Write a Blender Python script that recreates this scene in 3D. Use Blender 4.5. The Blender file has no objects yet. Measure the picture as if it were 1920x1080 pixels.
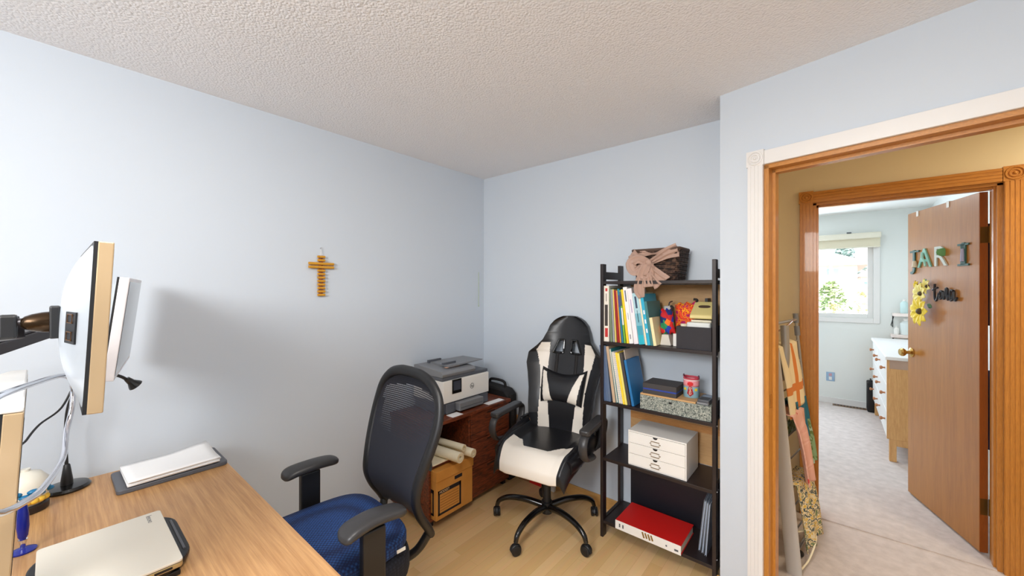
import bpy, bmesh, math, random
from mathutils import Vector, Matrix, Euler, noise
random.seed(7)
S = bpy.context.scene
C = S.collection
PI = math.pi

# ---------------------------------------------------------------- camera, sky, lights, exposure
YAW = math.atan2(605, 722)
cam_d = bpy.data.cameras.new('camera')
cam_d.sensor_width = 36.0
cam_d.lens = 722.0 / 1920.0 * 36.0
cam_d.clip_start = 0.02
cam = bpy.data.objects.new('camera', cam_d)
C.objects.link(cam)
cam.location = (0, 0, 1.493)
cam.rotation_euler = (PI / 2, 0, YAW)
S.camera = cam

world = bpy.data.worlds.new('sky')
S.world = world
world.use_nodes = True
wn = world.node_tree
sky = wn.nodes.new('ShaderNodeTexSky')
sky.sky_type = 'NISHITA'
sky.sun_disc = False
sky.sun_elevation = math.radians(48)
sky.sun_rotation = math.radians(200)
sky.air_density = 1.0
sky.dust_density = 2.5
wn.links.new(sky.outputs[0], wn.nodes['Background'].inputs[0])
wn.nodes['Background'].inputs[1].default_value = 0.42


def area_light(name, loc, rot, sx, sy, power, col, spread=180):
    d = bpy.data.lights.new(name, 'AREA')
    d.shape = 'RECTANGLE'
    d.size, d.size_y = sx, sy
    d.energy = power
    d.color = col
    d.spread = math.radians(spread)
    o = bpy.data.objects.new(name, d)
    C.objects.link(o)
    o.location = loc
    o.rotation_euler = rot
    return o


sun_d = bpy.data.lights.new('sun', 'SUN')
sun_d.energy = 6.5
sun_d.angle = math.radians(0.6)
sun_d.color = (1.0, 0.95, 0.86)
sun = bpy.data.objects.new('sun', sun_d)
C.objects.link(sun)
sun.rotation_euler = (math.radians(40), 0, math.radians(25))
# daylight entering through the window behind the camera, the window of the room across the hall
area_light('daylight_window', (-0.50, -1.28, 2.05), (math.radians(80), 0, math.radians(22)), 0.95, 0.60, 35.0, (1.0, 0.985, 0.965))
area_light('daylight_across', (-0.595, 6.47, 1.58), (-PI / 2, 0, 0), 0.60, 0.8, 29.0, (0.74, 0.87, 1.0))
# added warm fill for the hallway, further along it, no known fixture
area_light('hallway_fill', (1.25, 2.62, 2.40), (0, 0, 0), 0.3, 0.3, 12.0, (1.0, 0.86, 0.64))
# added fill that lifts the floor, overhead out of frame, no known lamp
area_light('ceiling_fill', (-0.45, 0.35, 2.40), (0, 0, 0), 0.55, 0.55, 15.0, (1.0, 0.95, 0.89))
area_light('fill_across', (-0.55, 4.6, 2.40), (0, 0, 0), 0.4, 0.4, 8.0, (0.95, 0.97, 1.0))  # added fill brightening the room across, hidden from view, no known lamp

S.view_settings.view_transform = 'Standard'
S.view_settings.look = 'None'
S.view_settings.exposure = 0.52
S.view_settings.gamma = 1.0
S.view_settings.use_curve_mapping = False
S.cycles.max_bounces = 10
S.cycles.diffuse_bounces = 6


# ---------------------------------------------------------------- materials
def lin(c):
    r = []
    for v in c[:3]:
        v = v / 255.0
        r.append(v / 12.92 if v <= 0.04045 else ((v + 0.055) / 1.055) ** 2.4)
    return (*r, 1.0)


def newmat(name):
    m = bpy.data.materials.new(name)
    m.use_nodes = True
    return m, m.node_tree.nodes, m.node_tree.links, m.node_tree.nodes['Principled BSDF']


def coords(N, L, scale=(1, 1, 1), rot=(0, 0, 0)):
    t = N.new('ShaderNodeTexCoord')
    mp = N.new('ShaderNodeMapping')
    mp.inputs['Scale'].default_value = scale
    mp.inputs['Rotation'].default_value = rot
    L.new(t.outputs['Object'], mp.inputs['Vector'])
    return mp.outputs['Vector']


def bump(N, L, P, height, strength, dist=0.002):
    b = N.new('ShaderNodeBump')
    b.inputs['Strength'].default_value = strength
    b.inputs['Distance'].default_value = dist
    L.new(height, b.inputs['Height'])
    L.new(b.outputs['Normal'], P.inputs['Normal'])


def plain(name, col, rough=0.5, metal=0.0, nscale=60, nstr=0.0, var=0.0, vscale=6, sheen=0.0, ior=None, alpha=1.0, trans=0.0, coat=0.0):
    m, N, L, P = newmat(name)
    P.inputs['Base Color'].default_value = lin(col)
    P.inputs['Roughness'].default_value = rough
    P.inputs['Metallic'].default_value = metal
    P.inputs['Alpha'].default_value = alpha
    P.inputs['Transmission Weight'].default_value = trans
    P.inputs['Coat Weight'].default_value = coat
    if sheen:
        P.inputs['Sheen Weight'].default_value = sheen
    if ior:
        P.inputs['IOR'].default_value = ior
    v = coords(N, L)
    if var:
        n = N.new('ShaderNodeTexNoise')
        n.inputs['Scale'].default_value = vscale
        n.inputs['Detail'].default_value = 5
        L.new(v, n.inputs['Vector'])
        r = N.new('ShaderNodeValToRGB')
        a = [max(0, c - 255 * var) for c in col]
        b = [min(255, c + 255 * var) for c in col]
        r.color_ramp.elements[0].color = lin(a)
        r.color_ramp.elements[1].color = lin(b)
        r.color_ramp.elements[0].position = 0.3
        r.color_ramp.elements[1].position = 0.7
        L.new(n.outputs['Fac'], r.inputs['Fac'])
        L.new(r.outputs['Color'], P.inputs['Base Color'])
    if nstr:
        n2 = N.new('ShaderNodeTexNoise')
        n2.inputs['Scale'].default_value = nscale
        n2.inputs['Detail'].default_value = 4
        L.new(v, n2.inputs['Vector'])
        bump(N, L, P, n2.outputs['Fac'], nstr)
    return m


def wood(name, dark, light, scale=(1, 1, 1), rough=0.45, ring=5.0, dist=3.0, nscale=14.0, coat=0.0, contrast=(0.25, 0.75), rot=(0, 0, 0)):
    """grain runs along the axis with the SMALL scale"""
    m, N, L, P = newmat(name)
    v = coords(N, L, scale, rot)
    n = N.new('ShaderNodeTexNoise')
    n.inputs['Scale'].default_value = nscale
    n.inputs['Detail'].default_value = 8
    n.inputs['Roughness'].default_value = 0.62
    n.inputs['Distortion'].default_value = dist * 0.2
    L.new(v, n.inputs['Vector'])
    n2 = N.new('ShaderNodeTexNoise')
    n2.inputs['Scale'].default_value = ring
    n2.inputs['Detail'].default_value = 3
    n2.inputs['Distortion'].default_value = dist
    L.new(v, n2.inputs['Vector'])
    mx = N.new('ShaderNodeMath')
    mx.operation = 'ADD'
    L.new(n.outputs['Fac'], mx.inputs[0])
    L.new(n2.outputs['Fac'], mx.inputs[1])
    hf = N.new('ShaderNodeMath')
    hf.operation = 'MULTIPLY'
    hf.inputs[1].default_value = 0.5
    L.new(mx.outputs[0], hf.inputs[0])
    r = N.new('ShaderNodeValToRGB')
    r.color_ramp.elements[0].color = lin(dark)
    r.color_ramp.elements[1].color = lin(light)
    r.color_ramp.elements[0].position = contrast[0]
    r.color_ramp.elements[1].position = contrast[1]
    L.new(hf.outputs[0], r.inputs['Fac'])
    L.new(r.outputs['Color'], P.inputs['Base Color'])
    P.inputs['Roughness'].default_value = rough
    P.inputs['Coat Weight'].default_value = coat
    bump(N, L, P, n.outputs['Fac'], 0.12, 0.001)
    return m


def mat_popcorn():
    m, N, L, P = newmat('popcorn_ceiling')
    P.inputs['Base Color'].default_value = lin((238, 238, 240))
    P.inputs['Roughness'].default_value = 0.95
    v = coords(N, L)
    a = N.new('ShaderNodeTexNoise'); a.inputs['Scale'].default_value = 130; a.inputs['Detail'].default_value = 3
    b = N.new('ShaderNodeTexVoronoi'); b.inputs['Scale'].default_value = 105
    L.new(v, a.inputs['Vector']); L.new(v, b.inputs['Vector'])
    s = N.new('ShaderNodeMath'); s.operation = 'SUBTRACT'
    L.new(a.outputs['Fac'], s.inputs[0]); L.new(b.outputs['Distance'], s.inputs[1])
    bump(N, L, P, s.outputs[0], 0.45, 0.006)
    return m


def mat_laminate():
    m, N, L, P = newmat('laminate_floor')
    v = coords(N, L, (1, 1, 1), (0, 0, PI / 2))
    br = N.new('ShaderNodeTexBrick')
    br.offset = 0.37
    br.inputs['Scale'].default_value = 1.0
    br.inputs['Brick Width'].default_value = 0.62
    br.inputs['Row Height'].default_value = 0.064
    br.inputs['Mortar Size'].default_value = 0.0007
    br.inputs['Mortar Smooth'].default_value = 0.3
    br.inputs['Bias'].default_value = 0.0
    br.inputs['Color1'].default_value = lin((222, 181, 124))
    br.inputs['Color2'].default_value = lin((236, 199, 146))
    br.inputs['Mortar'].default_value = lin((204, 162, 108))
    L.new(v, br.inputs['Vector'])
    v2 = coords(N, L, (14, 1.2, 1))
    n = N.new('ShaderNodeTexNoise'); n.inputs['Scale'].default_value = 4; n.inputs['Detail'].default_value = 6
    L.new(v2, n.inputs['Vector'])
    mx = N.new('ShaderNodeMixRGB'); mx.blend_type = 'MULTIPLY'; mx.inputs['Fac'].default_value = 0.16
    L.new(br.outputs['Color'], mx.inputs['Color1']); L.new(n.outputs['Color'], mx.inputs['Color2'])
    L.new(mx.outputs['Color'], P.inputs['Base Color'])
    P.inputs['Roughness'].default_value = 0.33
    return m


def mat_cell(name, dark, light, scale, rough=0.8, strength=0.6, rot=(0, 0, PI / 4)):
    """knitted fabric: small regular cells"""
    m, N, L, P = newmat(name)
    v = coords(N, L, (1, 1, 1), rot)
    vo = N.new('ShaderNodeTexVoronoi')
    vo.inputs['Scale'].default_value = scale
    vo.inputs['Randomness'].default_value = 0.12
    L.new(v, vo.inputs['Vector'])
    r = N.new('ShaderNodeValToRGB')
    r.color_ramp.elements[0].color = lin(light); r.color_ramp.elements[1].color = lin(dark)
    r.color_ramp.elements[0].position = 0.15; r.color_ramp.elements[1].position = 0.62
    L.new(vo.outputs['Distance'], r.inputs['Fac'])
    L.new(r.outputs['Color'], P.inputs['Base Color'])
    P.inputs['Roughness'].default_value = rough
    iv = N.new('ShaderNodeMath'); iv.operation = 'SUBTRACT'; iv.inputs[0].default_value = 1.0
    L.new(vo.outputs['Distance'], iv.inputs[1])
    bump(N, L, P, iv.outputs[0], strength, 0.004)
    return m


def mat_net(name, col, fac, scale):
    """woven see-through mesh: threads with open holes"""
    m, N, L, P = newmat(name)
    P.inputs['Base Color'].default_value = lin(col)
    P.inputs['Roughness'].default_value = 0.75
    v = coords(N, L, (1, 0.01, 0.6))
    vo = N.new('ShaderNodeTexVoronoi'); vo.inputs['Scale'].default_value = scale; vo.inputs['Randomness'].default_value = 0.0
    L.new(v, vo.inputs['Vector'])
    g = N.new('ShaderNodeMath'); g.operation = 'GREATER_THAN'; g.inputs[1].default_value = fac
    L.new(vo.outputs['Distance'], g.inputs[0])
    L.new(g.outputs[0], P.inputs['Alpha'])
    return m


def mat_spots(name, cols, scale, rough=0.8, kind='noise', detail=2):
    """printed cloth or paper: hard patches of several colours"""
    m, N, L, P = newmat(name)
    v = coords(N, L)
    t = N.new('ShaderNodeTexNoise' if kind == 'noise' else 'ShaderNodeTexVoronoi')
    t.inputs['Scale'].default_value = scale
    out = t.outputs['Fac'] if kind == 'noise' else None
    if kind == 'noise':
        t.inputs['Detail'].default_value = detail
    L.new(v, t.inputs['Vector'])
    r = N.new('ShaderNodeValToRGB')
    r.color_ramp.interpolation = 'CONSTANT'
    while len(r.color_ramp.elements) < len(cols):
        r.color_ramp.elements.new(0.5)
    lo, hi = (0.36, 0.66) if kind == 'noise' else (0.0, 0.95)
    for i, c in enumerate(cols):
        r.color_ramp.elements[i].position = 0.0 if i == 0 else lo + (hi - lo) * i / len(cols)
        r.color_ramp.elements[i].color = lin(c)
    if kind != 'noise':
        sp = N.new('ShaderNodeSeparateColor')
        L.new(t.outputs['Color'], sp.inputs[0])
        out = sp.outputs[0]
    L.new(out, r.inputs['Fac'])
    L.new(r.outputs['Color'], P.inputs['Base Color'])
    P.inputs['Roughness'].default_value = rough
    return m


def mat_glass(name):
    m, N, L, P = newmat(name)
    N.remove(P)
    tr = N.new('ShaderNodeBsdfTransparent'); gl = N.new('ShaderNodeBsdfGlossy'); gl.inputs['Roughness'].default_value = 0.02
    fr = N.new('ShaderNodeFresnel'); fr.inputs['IOR'].default_value = 1.45
    mx = N.new('ShaderNodeMixShader')
    L.new(fr.outputs[0], mx.inputs[0]); L.new(tr.outputs[0], mx.inputs[1]); L.new(gl.outputs[0], mx.inputs[2])
    L.new(mx.outputs[0], N['Material Output'].inputs['Surface'])
    return m


M = {}
M['wall'] = plain('blue_grey_paint', (202, 211, 221), 0.55, nscale=140, nstr=0.05)
M['ceiling'] = mat_popcorn()
M['ceiling_flat'] = plain('white_ceiling_paint', (236, 235, 232), 0.9, nscale=90, nstr=0.25)
M['floor'] = mat_laminate()
M['carpet'] = plain('beige_carpet', (200, 189, 184), 1.0, nscale=220, nstr=1.0, var=0.035, vscale=18)
M['cream'] = plain('cream_paint', (222, 208, 176), 0.6, nscale=120, nstr=0.05)
M['far_wall'] = plain('pale_grey_green_paint', (226, 229, 226), 0.6, nscale=120, nstr=0.05)
M['white_trim'] = plain('white_trim_paint', (226, 224, 222), 0.35)
M['oak'] = wood('golden_oak', (158, 96, 32), (212, 146, 62), (30, 30, 1.6), 0.35, coat=0.2)
M['oak_h'] = wood('golden_oak_across', (158, 96, 32), (212, 146, 62), (1.6, 30, 30), 0.35, coat=0.2)
M['door'] = wood('veneer_door', (150, 92, 30), (184, 124, 52), (9, 9, 0.55), 0.30, coat=0.15, ring=3.0, dist=1.0)
M['door_edge'] = wood('door_edge_wood', (120, 60, 18), (164, 88, 30), (30, 30, 1.6), 0.4)
M['maple_trim'] = wood('maple_baseboard', (190, 142, 82), (214, 168, 104), (1.5, 1.5, 20), 0.4)
M['desk'] = wood('desk_laminate', (152, 106, 62), (206, 160, 108), (0.5, 15, 4), 0.36, ring=2.6, dist=0.9, nscale=15, contrast=(0.28, 0.66))
M['rustic'] = wood('rustic_brown_wood', (48, 20, 11), (146, 72, 40), (14, 2.2, 14), 0.4, ring=3.0, dist=2.2, nscale=6, contrast=(0.36, 0.66))
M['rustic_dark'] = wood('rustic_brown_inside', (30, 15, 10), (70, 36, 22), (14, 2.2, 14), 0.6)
M['pine'] = wood('dresser_pine', (182, 132, 76), (222, 176, 118), (14, 14, 1.4), 0.45, ring=2.5, dist=2.0)
M['honey_board'] = wood('honey_board', (176, 116, 60), (212, 154, 92), (1.5, 12, 12), 0.45)
M['tan_board'] = wood('tan_back_panel', (186, 142, 92), (212, 170, 118), (1.2, 12, 14), 0.5)
M['espresso'] = plain('espresso_shelf', (34, 24, 24), 0.42)
M['black_plastic'] = plain('black_plastic', (24, 24, 26), 0.42)
M['char_plastic'] = plain('charcoal_plastic', (52, 51, 52), 0.38, nscale=300, nstr=0.05)
M['black_gloss'] = plain('black_gloss_metal', (12, 11, 12), 0.22, coat=0.3)
M['dark_arm'] = plain('dark_arm_metal', (58, 54, 56), 0.35, 0.3)
M['bronze_knob'] = plain('dark_bronze', (60, 44, 28), 0.25, 0.8)
M['silver'] = plain('brushed_silver', (205, 205, 210), 0.28, 0.85)
M['chrome'] = plain('chrome', (225, 225, 232), 0.12, 1.0)
M['silver_back'] = plain('silver_plastic', (196, 203, 210), 0.32, 0.25, nscale=200, nstr=0.03)
M['grey_back'] = plain('dark_grey_shell', (120, 128, 136), 0.4, 0.2)
M['champagne'] = plain('silver_bezel_wood_reflection', (180, 156, 122), 0.35, 0.2)  # silver bezel with the warm reflection of wood put into its colour
M['white_bezel'] = plain('silver_white_bezel', (224, 220, 222), 0.3, 0.2)
M['screen'] = plain('screen_glass', (16, 18, 22), 0.12)
M['white_plastic'] = plain('white_plastic', (235, 233, 228), 0.35)
M['grey_plastic'] = plain('mid_grey_plastic', (124, 126, 130), 0.4)
M['slate'] = plain('slate_plastic', (84, 87, 94), 0.42)
M['paper'] = plain('white_paper', (240, 240, 240), 0.8)
M['cream_paper'] = plain('cream_paper', (238, 228, 200), 0.8)
M['page'] = plain('page_edges', (226, 216, 196), 0.9)
M['laptop_lid'] = plain('pearl_lid', (228, 221, 206), 0.35, 0.15)
M['laptop_side'] = plain('gold_side', (190, 168, 120), 0.35, 0.6)
M['blue_cushion'] = mat_cell('blue_knit', (18, 36, 78), (40, 84, 150), 95)
M['char_fabric'] = mat_cell('charcoal_knit', (14, 16, 26), (34, 36, 48), 95, 0.9, 0.3)
M['net'] = mat_net('chair_net', (34, 36, 46), 0.40, 190)
M['net_dense'] = plain('chair_net_backing', (24, 26, 36), 0.85)
M['leather'] = plain('black_leatherette', (20, 20, 24), 0.34, nscale=260, nstr=0.08)
M['white_leather'] = plain('white_leatherette', (232, 224, 212), 0.42, nscale=260, nstr=0.05)
M['carton'] = plain('orange_brown_cardboard', (206, 142, 62), 0.8, var=0.03, vscale=5)
M['carton_ink'] = plain('black_print', (28, 22, 26), 0.8)
M['brown_card'] = plain('brown_cardboard', (150, 104, 66), 0.85)
M['red'] = plain('red_card', (204, 26, 22), 0.5)
M['bag'] = plain('black_nylon', (22, 19, 20), 0.75, nscale=300, nstr=0.2)
M['gold'] = plain('gold_wood', (210, 152, 46), 0.4, 0.1)
M['brown_bead'] = plain('red_brown_bead', (134, 62, 28), 0.5)
M['brass'] = plain('brass', (196, 160, 92), 0.25, 0.9)
M['steel_rack'] = plain('grey_rack_metal', (165, 162, 158), 0.4, 0.4)
M['rack_grey'] = plain('light_grey_panel', (186, 180, 172), 0.55)
M['glass'] = mat_glass('window_glass')
M['blue_pigment'] = plain('cobalt_plastic', (18, 34, 140), 0.25)
M['blue_stone'] = plain('teal_blue_stone', (20, 112, 160), 0.3)
M['yellow_dome'] = plain('yellow_filling', (232, 188, 64), 0.5)
M['pot'] = plain('white_ceramic', (232, 228, 214), 0.3)
M['basket'] = mat_spots('dark_wicker', [(40, 27, 22), (74, 52, 42), (100, 76, 62)], 60, 0.8)
M['tulle'] = plain('dusty_tulle', (196, 164, 148), 0.9, alpha=0.72, nscale=200, nstr=0.3)
M['stucco'] = plain('white_stucco', (236, 228, 220), 0.9, nscale=60, nstr=0.2)
M['roof'] = plain('pinkish_grey_shingle', (180, 165, 160), 0.9, var=0.04, vscale=8)
M['leaf'] = plain('shrub_leaf', (146, 172, 118), 0.8, var=0.12, vscale=9)  # leaf colours lightened to put the window glare into them
M['leaf_pale'] = plain('pale_leaf', (206, 204, 160), 0.8, var=0.1, vscale=9)
M['leaf_dark'] = plain('conifer_leaf', (150, 176, 170), 0.8, var=0.1, vscale=9)
M['ground'] = plain('pale_ground', (206, 196, 180), 0.95, var=0.03)


def flat(name, col, rough=0.6, **k):
    if name not in M:
        M[name] = plain(name, col, rough, **k)
    return M[name]


# ---------------------------------------------------------------- shape helpers
def smooth_path(pts, n=6, closed=False):
    P = [Vector(p) for p in pts]
    out = []
    N_ = len(P)
    rng = N_ if closed else N_ - 1
    for i in range(rng):
        p0 = P[(i - 1) % N_] if (closed or i > 0) else P[0] * 2 - P[1]
        p1, p2 = P[i], P[(i + 1) % N_]
        p3 = P[(i + 2) % N_] if (closed or i + 2 < N_) else P[-1] * 2 - P[-2]
        for k in range(n):
            t = k / n
            out.append(0.5 * ((2 * p1) + (p2 - p0) * t + (2 * p0 - 5 * p1 + 4 * p2 - p3) * t * t + (3 * p1 - p0 - 3 * p2 + p3) * t ** 3))
    if not closed:
        out.append(P[-1])
    return out


class B:
    """collects shapes for one mesh"""
    def __init__(self):
        self.bm = bmesh.new()
        self.mi = 0

    def shell(self, f, off, nu, nv, keep=None, mat=None):
        """closed sheet: front f(u, v), back shifted by off(u, v); open cells get walls"""
        A = [[self.bm.verts.new(f(i / nu, j / nv)) for i in range(nu + 1)] for j in range(nv + 1)]
        D = [[self.bm.verts.new(Vector(f(i / nu, j / nv)) + off(i / nu, j / nv)) for i in range(nu + 1)] for j in range(nv + 1)]
        ok = lambda i, j: 0 <= i < nu and 0 <= j < nv and (keep is None or keep((i + .5) / nu, (j + .5) / nv))
        for j in range(nv):
            for i in range(nu):
                if not ok(i, j):
                    continue
                m = mat((i + .5) / nu, (j + .5) / nv) if mat else self.mi
                fs = [self.face([A[j][i], A[j][i + 1], A[j + 1][i + 1], A[j + 1][i]]), self.face([D[j][i], D[j + 1][i], D[j + 1][i + 1], D[j][i + 1]])]
                for (a, b, n) in (((j, i), (j, i + 1), (i, j - 1)), ((j, i + 1), (j + 1, i + 1), (i + 1, j)), ((j + 1, i + 1), (j + 1, i), (i, j + 1)), ((j + 1, i), (j, i), (i - 1, j))):
                    if not ok(*n):
                        fs.append(self.face([A[a[0]][a[1]], D[a[0]][a[1]], D[b[0]][b[1]], A[b[0]][b[1]]]))
                for q in fs:
                    if q: q.material_index = m
        for row in A + D:
            for v in row:
                if not v.link_faces:
                    self.bm.verts.remove(v)
        return self

    def face(self, vs):
        try:
            f = self.bm.faces.new(vs)
            f.material_index = self.mi
            return f
        except ValueError:
            return None

    def box(self, x0, x1, y0, y1, z0, z1, mx=None):
        v = [self.bm.verts.new((mx @ Vector(p)) if mx else p) for p in
             ((x0, y0, z0), (x1, y0, z0), (x1, y1, z0), (x0, y1, z0), (x0, y0, z1), (x1, y0, z1), (x1, y1, z1), (x0, y1, z1))]
        for q in ((3, 2, 1, 0), (4, 5, 6, 7), (0, 1, 5, 4), (1, 2, 6, 5), (2, 3, 7, 6), (3, 0, 4, 7)):
            self.face([v[i] for i in q])
        return self

    def prism(self, pts, z0, z1, mx=None):
        """polygon in xy, counter-clockwise, from z0 to z1"""
        f = (lambda p: mx @ Vector(p)) if mx else (lambda p: p)
        a = [self.bm.verts.new(f((p[0], p[1], z0))) for p in pts]
        b = [self.bm.verts.new(f((p[0], p[1], z1))) for p in pts]
        self.face(a[::-1]); self.face(b)
        n = len(pts)
        for i in range(n):
            self.face([a[i], a[(i + 1) % n], b[(i + 1) % n], b[i]])
        return self

    def tube(self, pts, r, seg=10, smooth=0, closed=False, flat_=None, cap=True, up=None):
        P = smooth_path(pts, smooth, closed) if smooth else [Vector(p) for p in pts]
        n = len(P)
        rings = []
        nrm = None
        for i, p in enumerate(P):
            if closed:
                t = (P[(i + 1) % n] - P[i - 1])
            else:
                t = P[min(i + 1, n - 1)] - P[max(i - 1, 0)]
            if t.length < 1e-9:
                t = Vector((0, 0, 1))
            t.normalize()
            if up is not None:
                nrm = Vector(up) - t * t.dot(Vector(up))
            elif nrm is None:
                a = Vector((0, 0, 1)) if abs(t.z) < 0.9 else Vector((1, 0, 0))
                nrm = a - t * a.dot(t)
            else:
                nrm = nrm - t * nrm.dot(t)
            nrm.normalize()
            b = t.cross(nrm)
            rr = r if not isinstance(r, (list, tuple)) else r[0] + (r[-1] - r[0]) * i / max(1, n - 1) if len(r) == 2 else r[min(len(r) - 1, int(i * len(r) / n))]
            fa, fb = flat_ if flat_ else (1, 1)
            rings.append([self.bm.verts.new(p + nrm * (math.cos(2 * PI * k / seg) * rr * fa) + b * (math.sin(2 * PI * k / seg) * rr * fb)) for k in range(seg)])
        for i in range(n if closed else n - 1):
            A, D = rings[i], rings[(i + 1) % n]
            for k in range(seg):
                self.face([A[k], A[(k + 1) % seg], D[(k + 1) % seg], D[k]])
        if cap and not closed:
            self.face(rings[0][::-1]); self.face(rings[-1])
        return self

    def lathe(self, prof, c=(0, 0, 0), seg=20, mx=None, sx=1.0, sy=1.0):
        c = Vector(c)
        f = (lambda p: mx @ p) if mx else (lambda p: p + c)
        rings = []
        for r, z in prof:
            if r < 1e-5:
                rings.append([self.bm.verts.new(f(Vector((0, 0, z))))])
            else:
                rings.append([self.bm.verts.new(f(Vector((r * sx * math.cos(2 * PI * k / seg), r * sy * math.sin(2 * PI * k / seg), z)))) for k in range(seg)])
        for a, b in zip(rings, rings[1:]):
            for k in range(seg):
                k2 = (k + 1) % seg
                if len(a) == 1 and len(b) == 1:
                    continue
                if len(a) == 1:
                    self.face([a[0], b[k2], b[k]])
                elif len(b) == 1:
                    self.face([a[k], a[k2], b[0]])
                else:
                    self.face([a[k], a[k2], b[k2], b[k]])
        if len(rings[0]) > 1:
            self.face(rings[0][::-1])
        if len(rings[-1]) > 1:
            self.face(rings[-1])
        return self

    def cyl(self, p0, p1, r, seg=16, r2=None):
        return self.tube([p0, p1], (r, r2 if r2 is not None else r), seg)

    def ball(self, c, r, s=(1, 1, 1), seg=16, rings=10):
        c = Vector(c)
        mx = Matrix.Translation(c) @ Matrix.Diagonal((s[0], s[1], s[2], 1))
        prof = [(r * math.sin(PI * i / rings), -r * math.cos(PI * i / rings)) for i in range(rings + 1)]
        prof[0] = (0, -r); prof[-1] = (0, r)
        return self.lathe(prof, seg=seg, mx=mx)

    def grid(self, f, nu, nv, keep=None, mat=None):
        """sheet: f(u, v) -> point, u and v in 0..1"""
        V = [[self.bm.verts.new(f(i / nu, j / nv)) for i in range(nu + 1)] for j in range(nv + 1)]
        for j in range(nv):
            for i in range(nu):
                u, v = (i + 0.5) / nu, (j + 0.5) / nv
                if keep and not keep(u, v):
                    continue
                fc = self.face([V[j][i], V[j][i + 1], V[j + 1][i + 1], V[j + 1][i]])
                if mat and fc:
                    fc.material_index = mat(u, v)
        return self

    def text(self, s, size, mx, ext=0.0004):
        cu = bpy.data.curves.new('lettering', 'FONT')
        cu.body = s; cu.size = size; cu.extrude = ext; cu.align_x = 'CENTER'; cu.align_y = 'CENTER'
        o = bpy.data.objects.new('lettering', cu)
        C.objects.link(o)
        dg = bpy.context.evaluated_depsgraph_get()
        me = bpy.data.meshes.new_from_object(o.evaluated_get(dg))
        me.transform(mx)
        k = len(self.bm.faces)
        self.bm.from_mesh(me)
        self.bm.faces.ensure_lookup_table()
        for f in self.bm.faces[k:]:
            f.material_index = self.mi
        bpy.data.objects.remove(o); bpy.data.curves.remove(cu); bpy.data.meshes.remove(me)
        return self


def wmat(o):
    m = o.matrix_basis.copy()
    p = o.parent
    while p:
        m = p.matrix_basis @ m
        p = p.parent
    return m


def obj(name, b, mats, parent=None, smooth=False, bevel=0.0, subsurf=0, solid=0.0, soff=-1.0, local=False, pivot=None, angle=40):
    bm = b.bm
    if solid == 0:
        bmesh.ops.recalc_face_normals(bm, faces=bm.faces)
    me = bpy.data.meshes.new(name)
    o = bpy.data.objects.new(name, me)
    if parent is not None:
        o.parent = parent
        if not local:
            bm.transform(wmat(parent).inverted())
    elif pivot is not False:
        vs = [v.co for v in bm.verts]
        if pivot is None:
            lo = Vector((min(v[i] for v in vs) for i in range(3))); hi = Vector((max(v[i] for v in vs) for i in range(3)))
            pivot = Vector(((lo.x + hi.x) / 2, (lo.y + hi.y) / 2, lo.z))
        bm.transform(Matrix.Translation(-Vector(pivot)))
        o.location = pivot
    bm.to_mesh(me)
    bm.free()
    for m in (mats if isinstance(mats, (list, tuple)) else [mats]):
        me.materials.append(M[m] if isinstance(m, str) else m)
    if smooth:
        for p in me.polygons:
            p.use_smooth = True
        if smooth != 'all':
            me.set_sharp_from_angle(angle=math.radians(angle))
    C.objects.link(o)
    if solid:
        md = o.modifiers.new('thickness', 'SOLIDIFY'); md.thickness = solid; md.offset = soff
    if bevel:
        md = o.modifiers.new('soft_edges', 'BEVEL'); md.width = bevel; md.segments = 2; md.limit_method = 'ANGLE'; md.angle_limit = math.radians(35)
    if subsurf:
        md = o.modifiers.new('smooth', 'SUBSURF'); md.levels = subsurf; md.render_levels = subsurf
    return o


def tag(o, label=None, cat=None, group=None, kind=None):
    if label: o['label'] = label
    if cat: o['category'] = cat
    if group: o['group'] = group
    if kind: o['kind'] = kind
    return o


def thing(name, label, cat, loc=(0, 0, 0), rotz=0.0, group=None, rot=None):
    o = bpy.data.objects.new(name, None)
    o.empty_display_size = 0.05
    C.objects.link(o)
    o.location = loc
    o.rotation_euler = rot if rot else (0, 0, rotz)
    return tag(o, label, cat, group)


def struct(name, b, mats, parent=None, **k):
    o = obj(name, b, mats, parent, pivot=False, **k)
    if parent is None:
        o['kind'] = 'structure'
    return o


def structroot(name, loc=(0, 0, 0), rotz=0):
    o = bpy.data.objects.new(name, None)
    C.objects.link(o)
    o.location = loc; o.rotation_euler = (0, 0, rotz)
    o['kind'] = 'structure'
    return o


def copy_tree(o, parent=None):
    c = o.copy()
    C.objects.link(c)
    if parent is not None:
        c.parent = parent
    for ch in list(o.children):
        copy_tree(ch, c)
    return c

# ---------------------------------------------------------------- the room shell
H = 2.44
XL, YB = -2.345, 2.416            # left wall and back wall
XR, YR = 0.86, -1.45              # right wall and the wall behind the camera
# the wall with the doorway stands at a slight angle
DP = Vector((-0.433, 2.114, 0)); DE = Vector((0.9808, -0.1954, 0)).normalized(); DN = Vector((DE.y, -DE.x, 0))
DW = Matrix(((DE.x, -DN.x, 0, DP.x), (DE.y, -DN.y, 0, DP.y), (0, 0, 1, 0), (0, 0, 0, 1)))   # x along the wall, y into the hall, z up


def dw(s, d, z=0):
    return DW @ Vector((s, d, z))


S0, S1, S2, DH, DT = 0.196, 0.956, 1.34, 2.047, 0.115     # opening edges, wall end, opening height, wall thickness
HY0, HT = 3.20, 0.115                                    # wall across the hall
OX0, OX1, OH = -0.105, 0.67, 2.045                       # its doorway
FX0, FX1, FY = -1.6, 0.85, 6.50                          # room across

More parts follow.
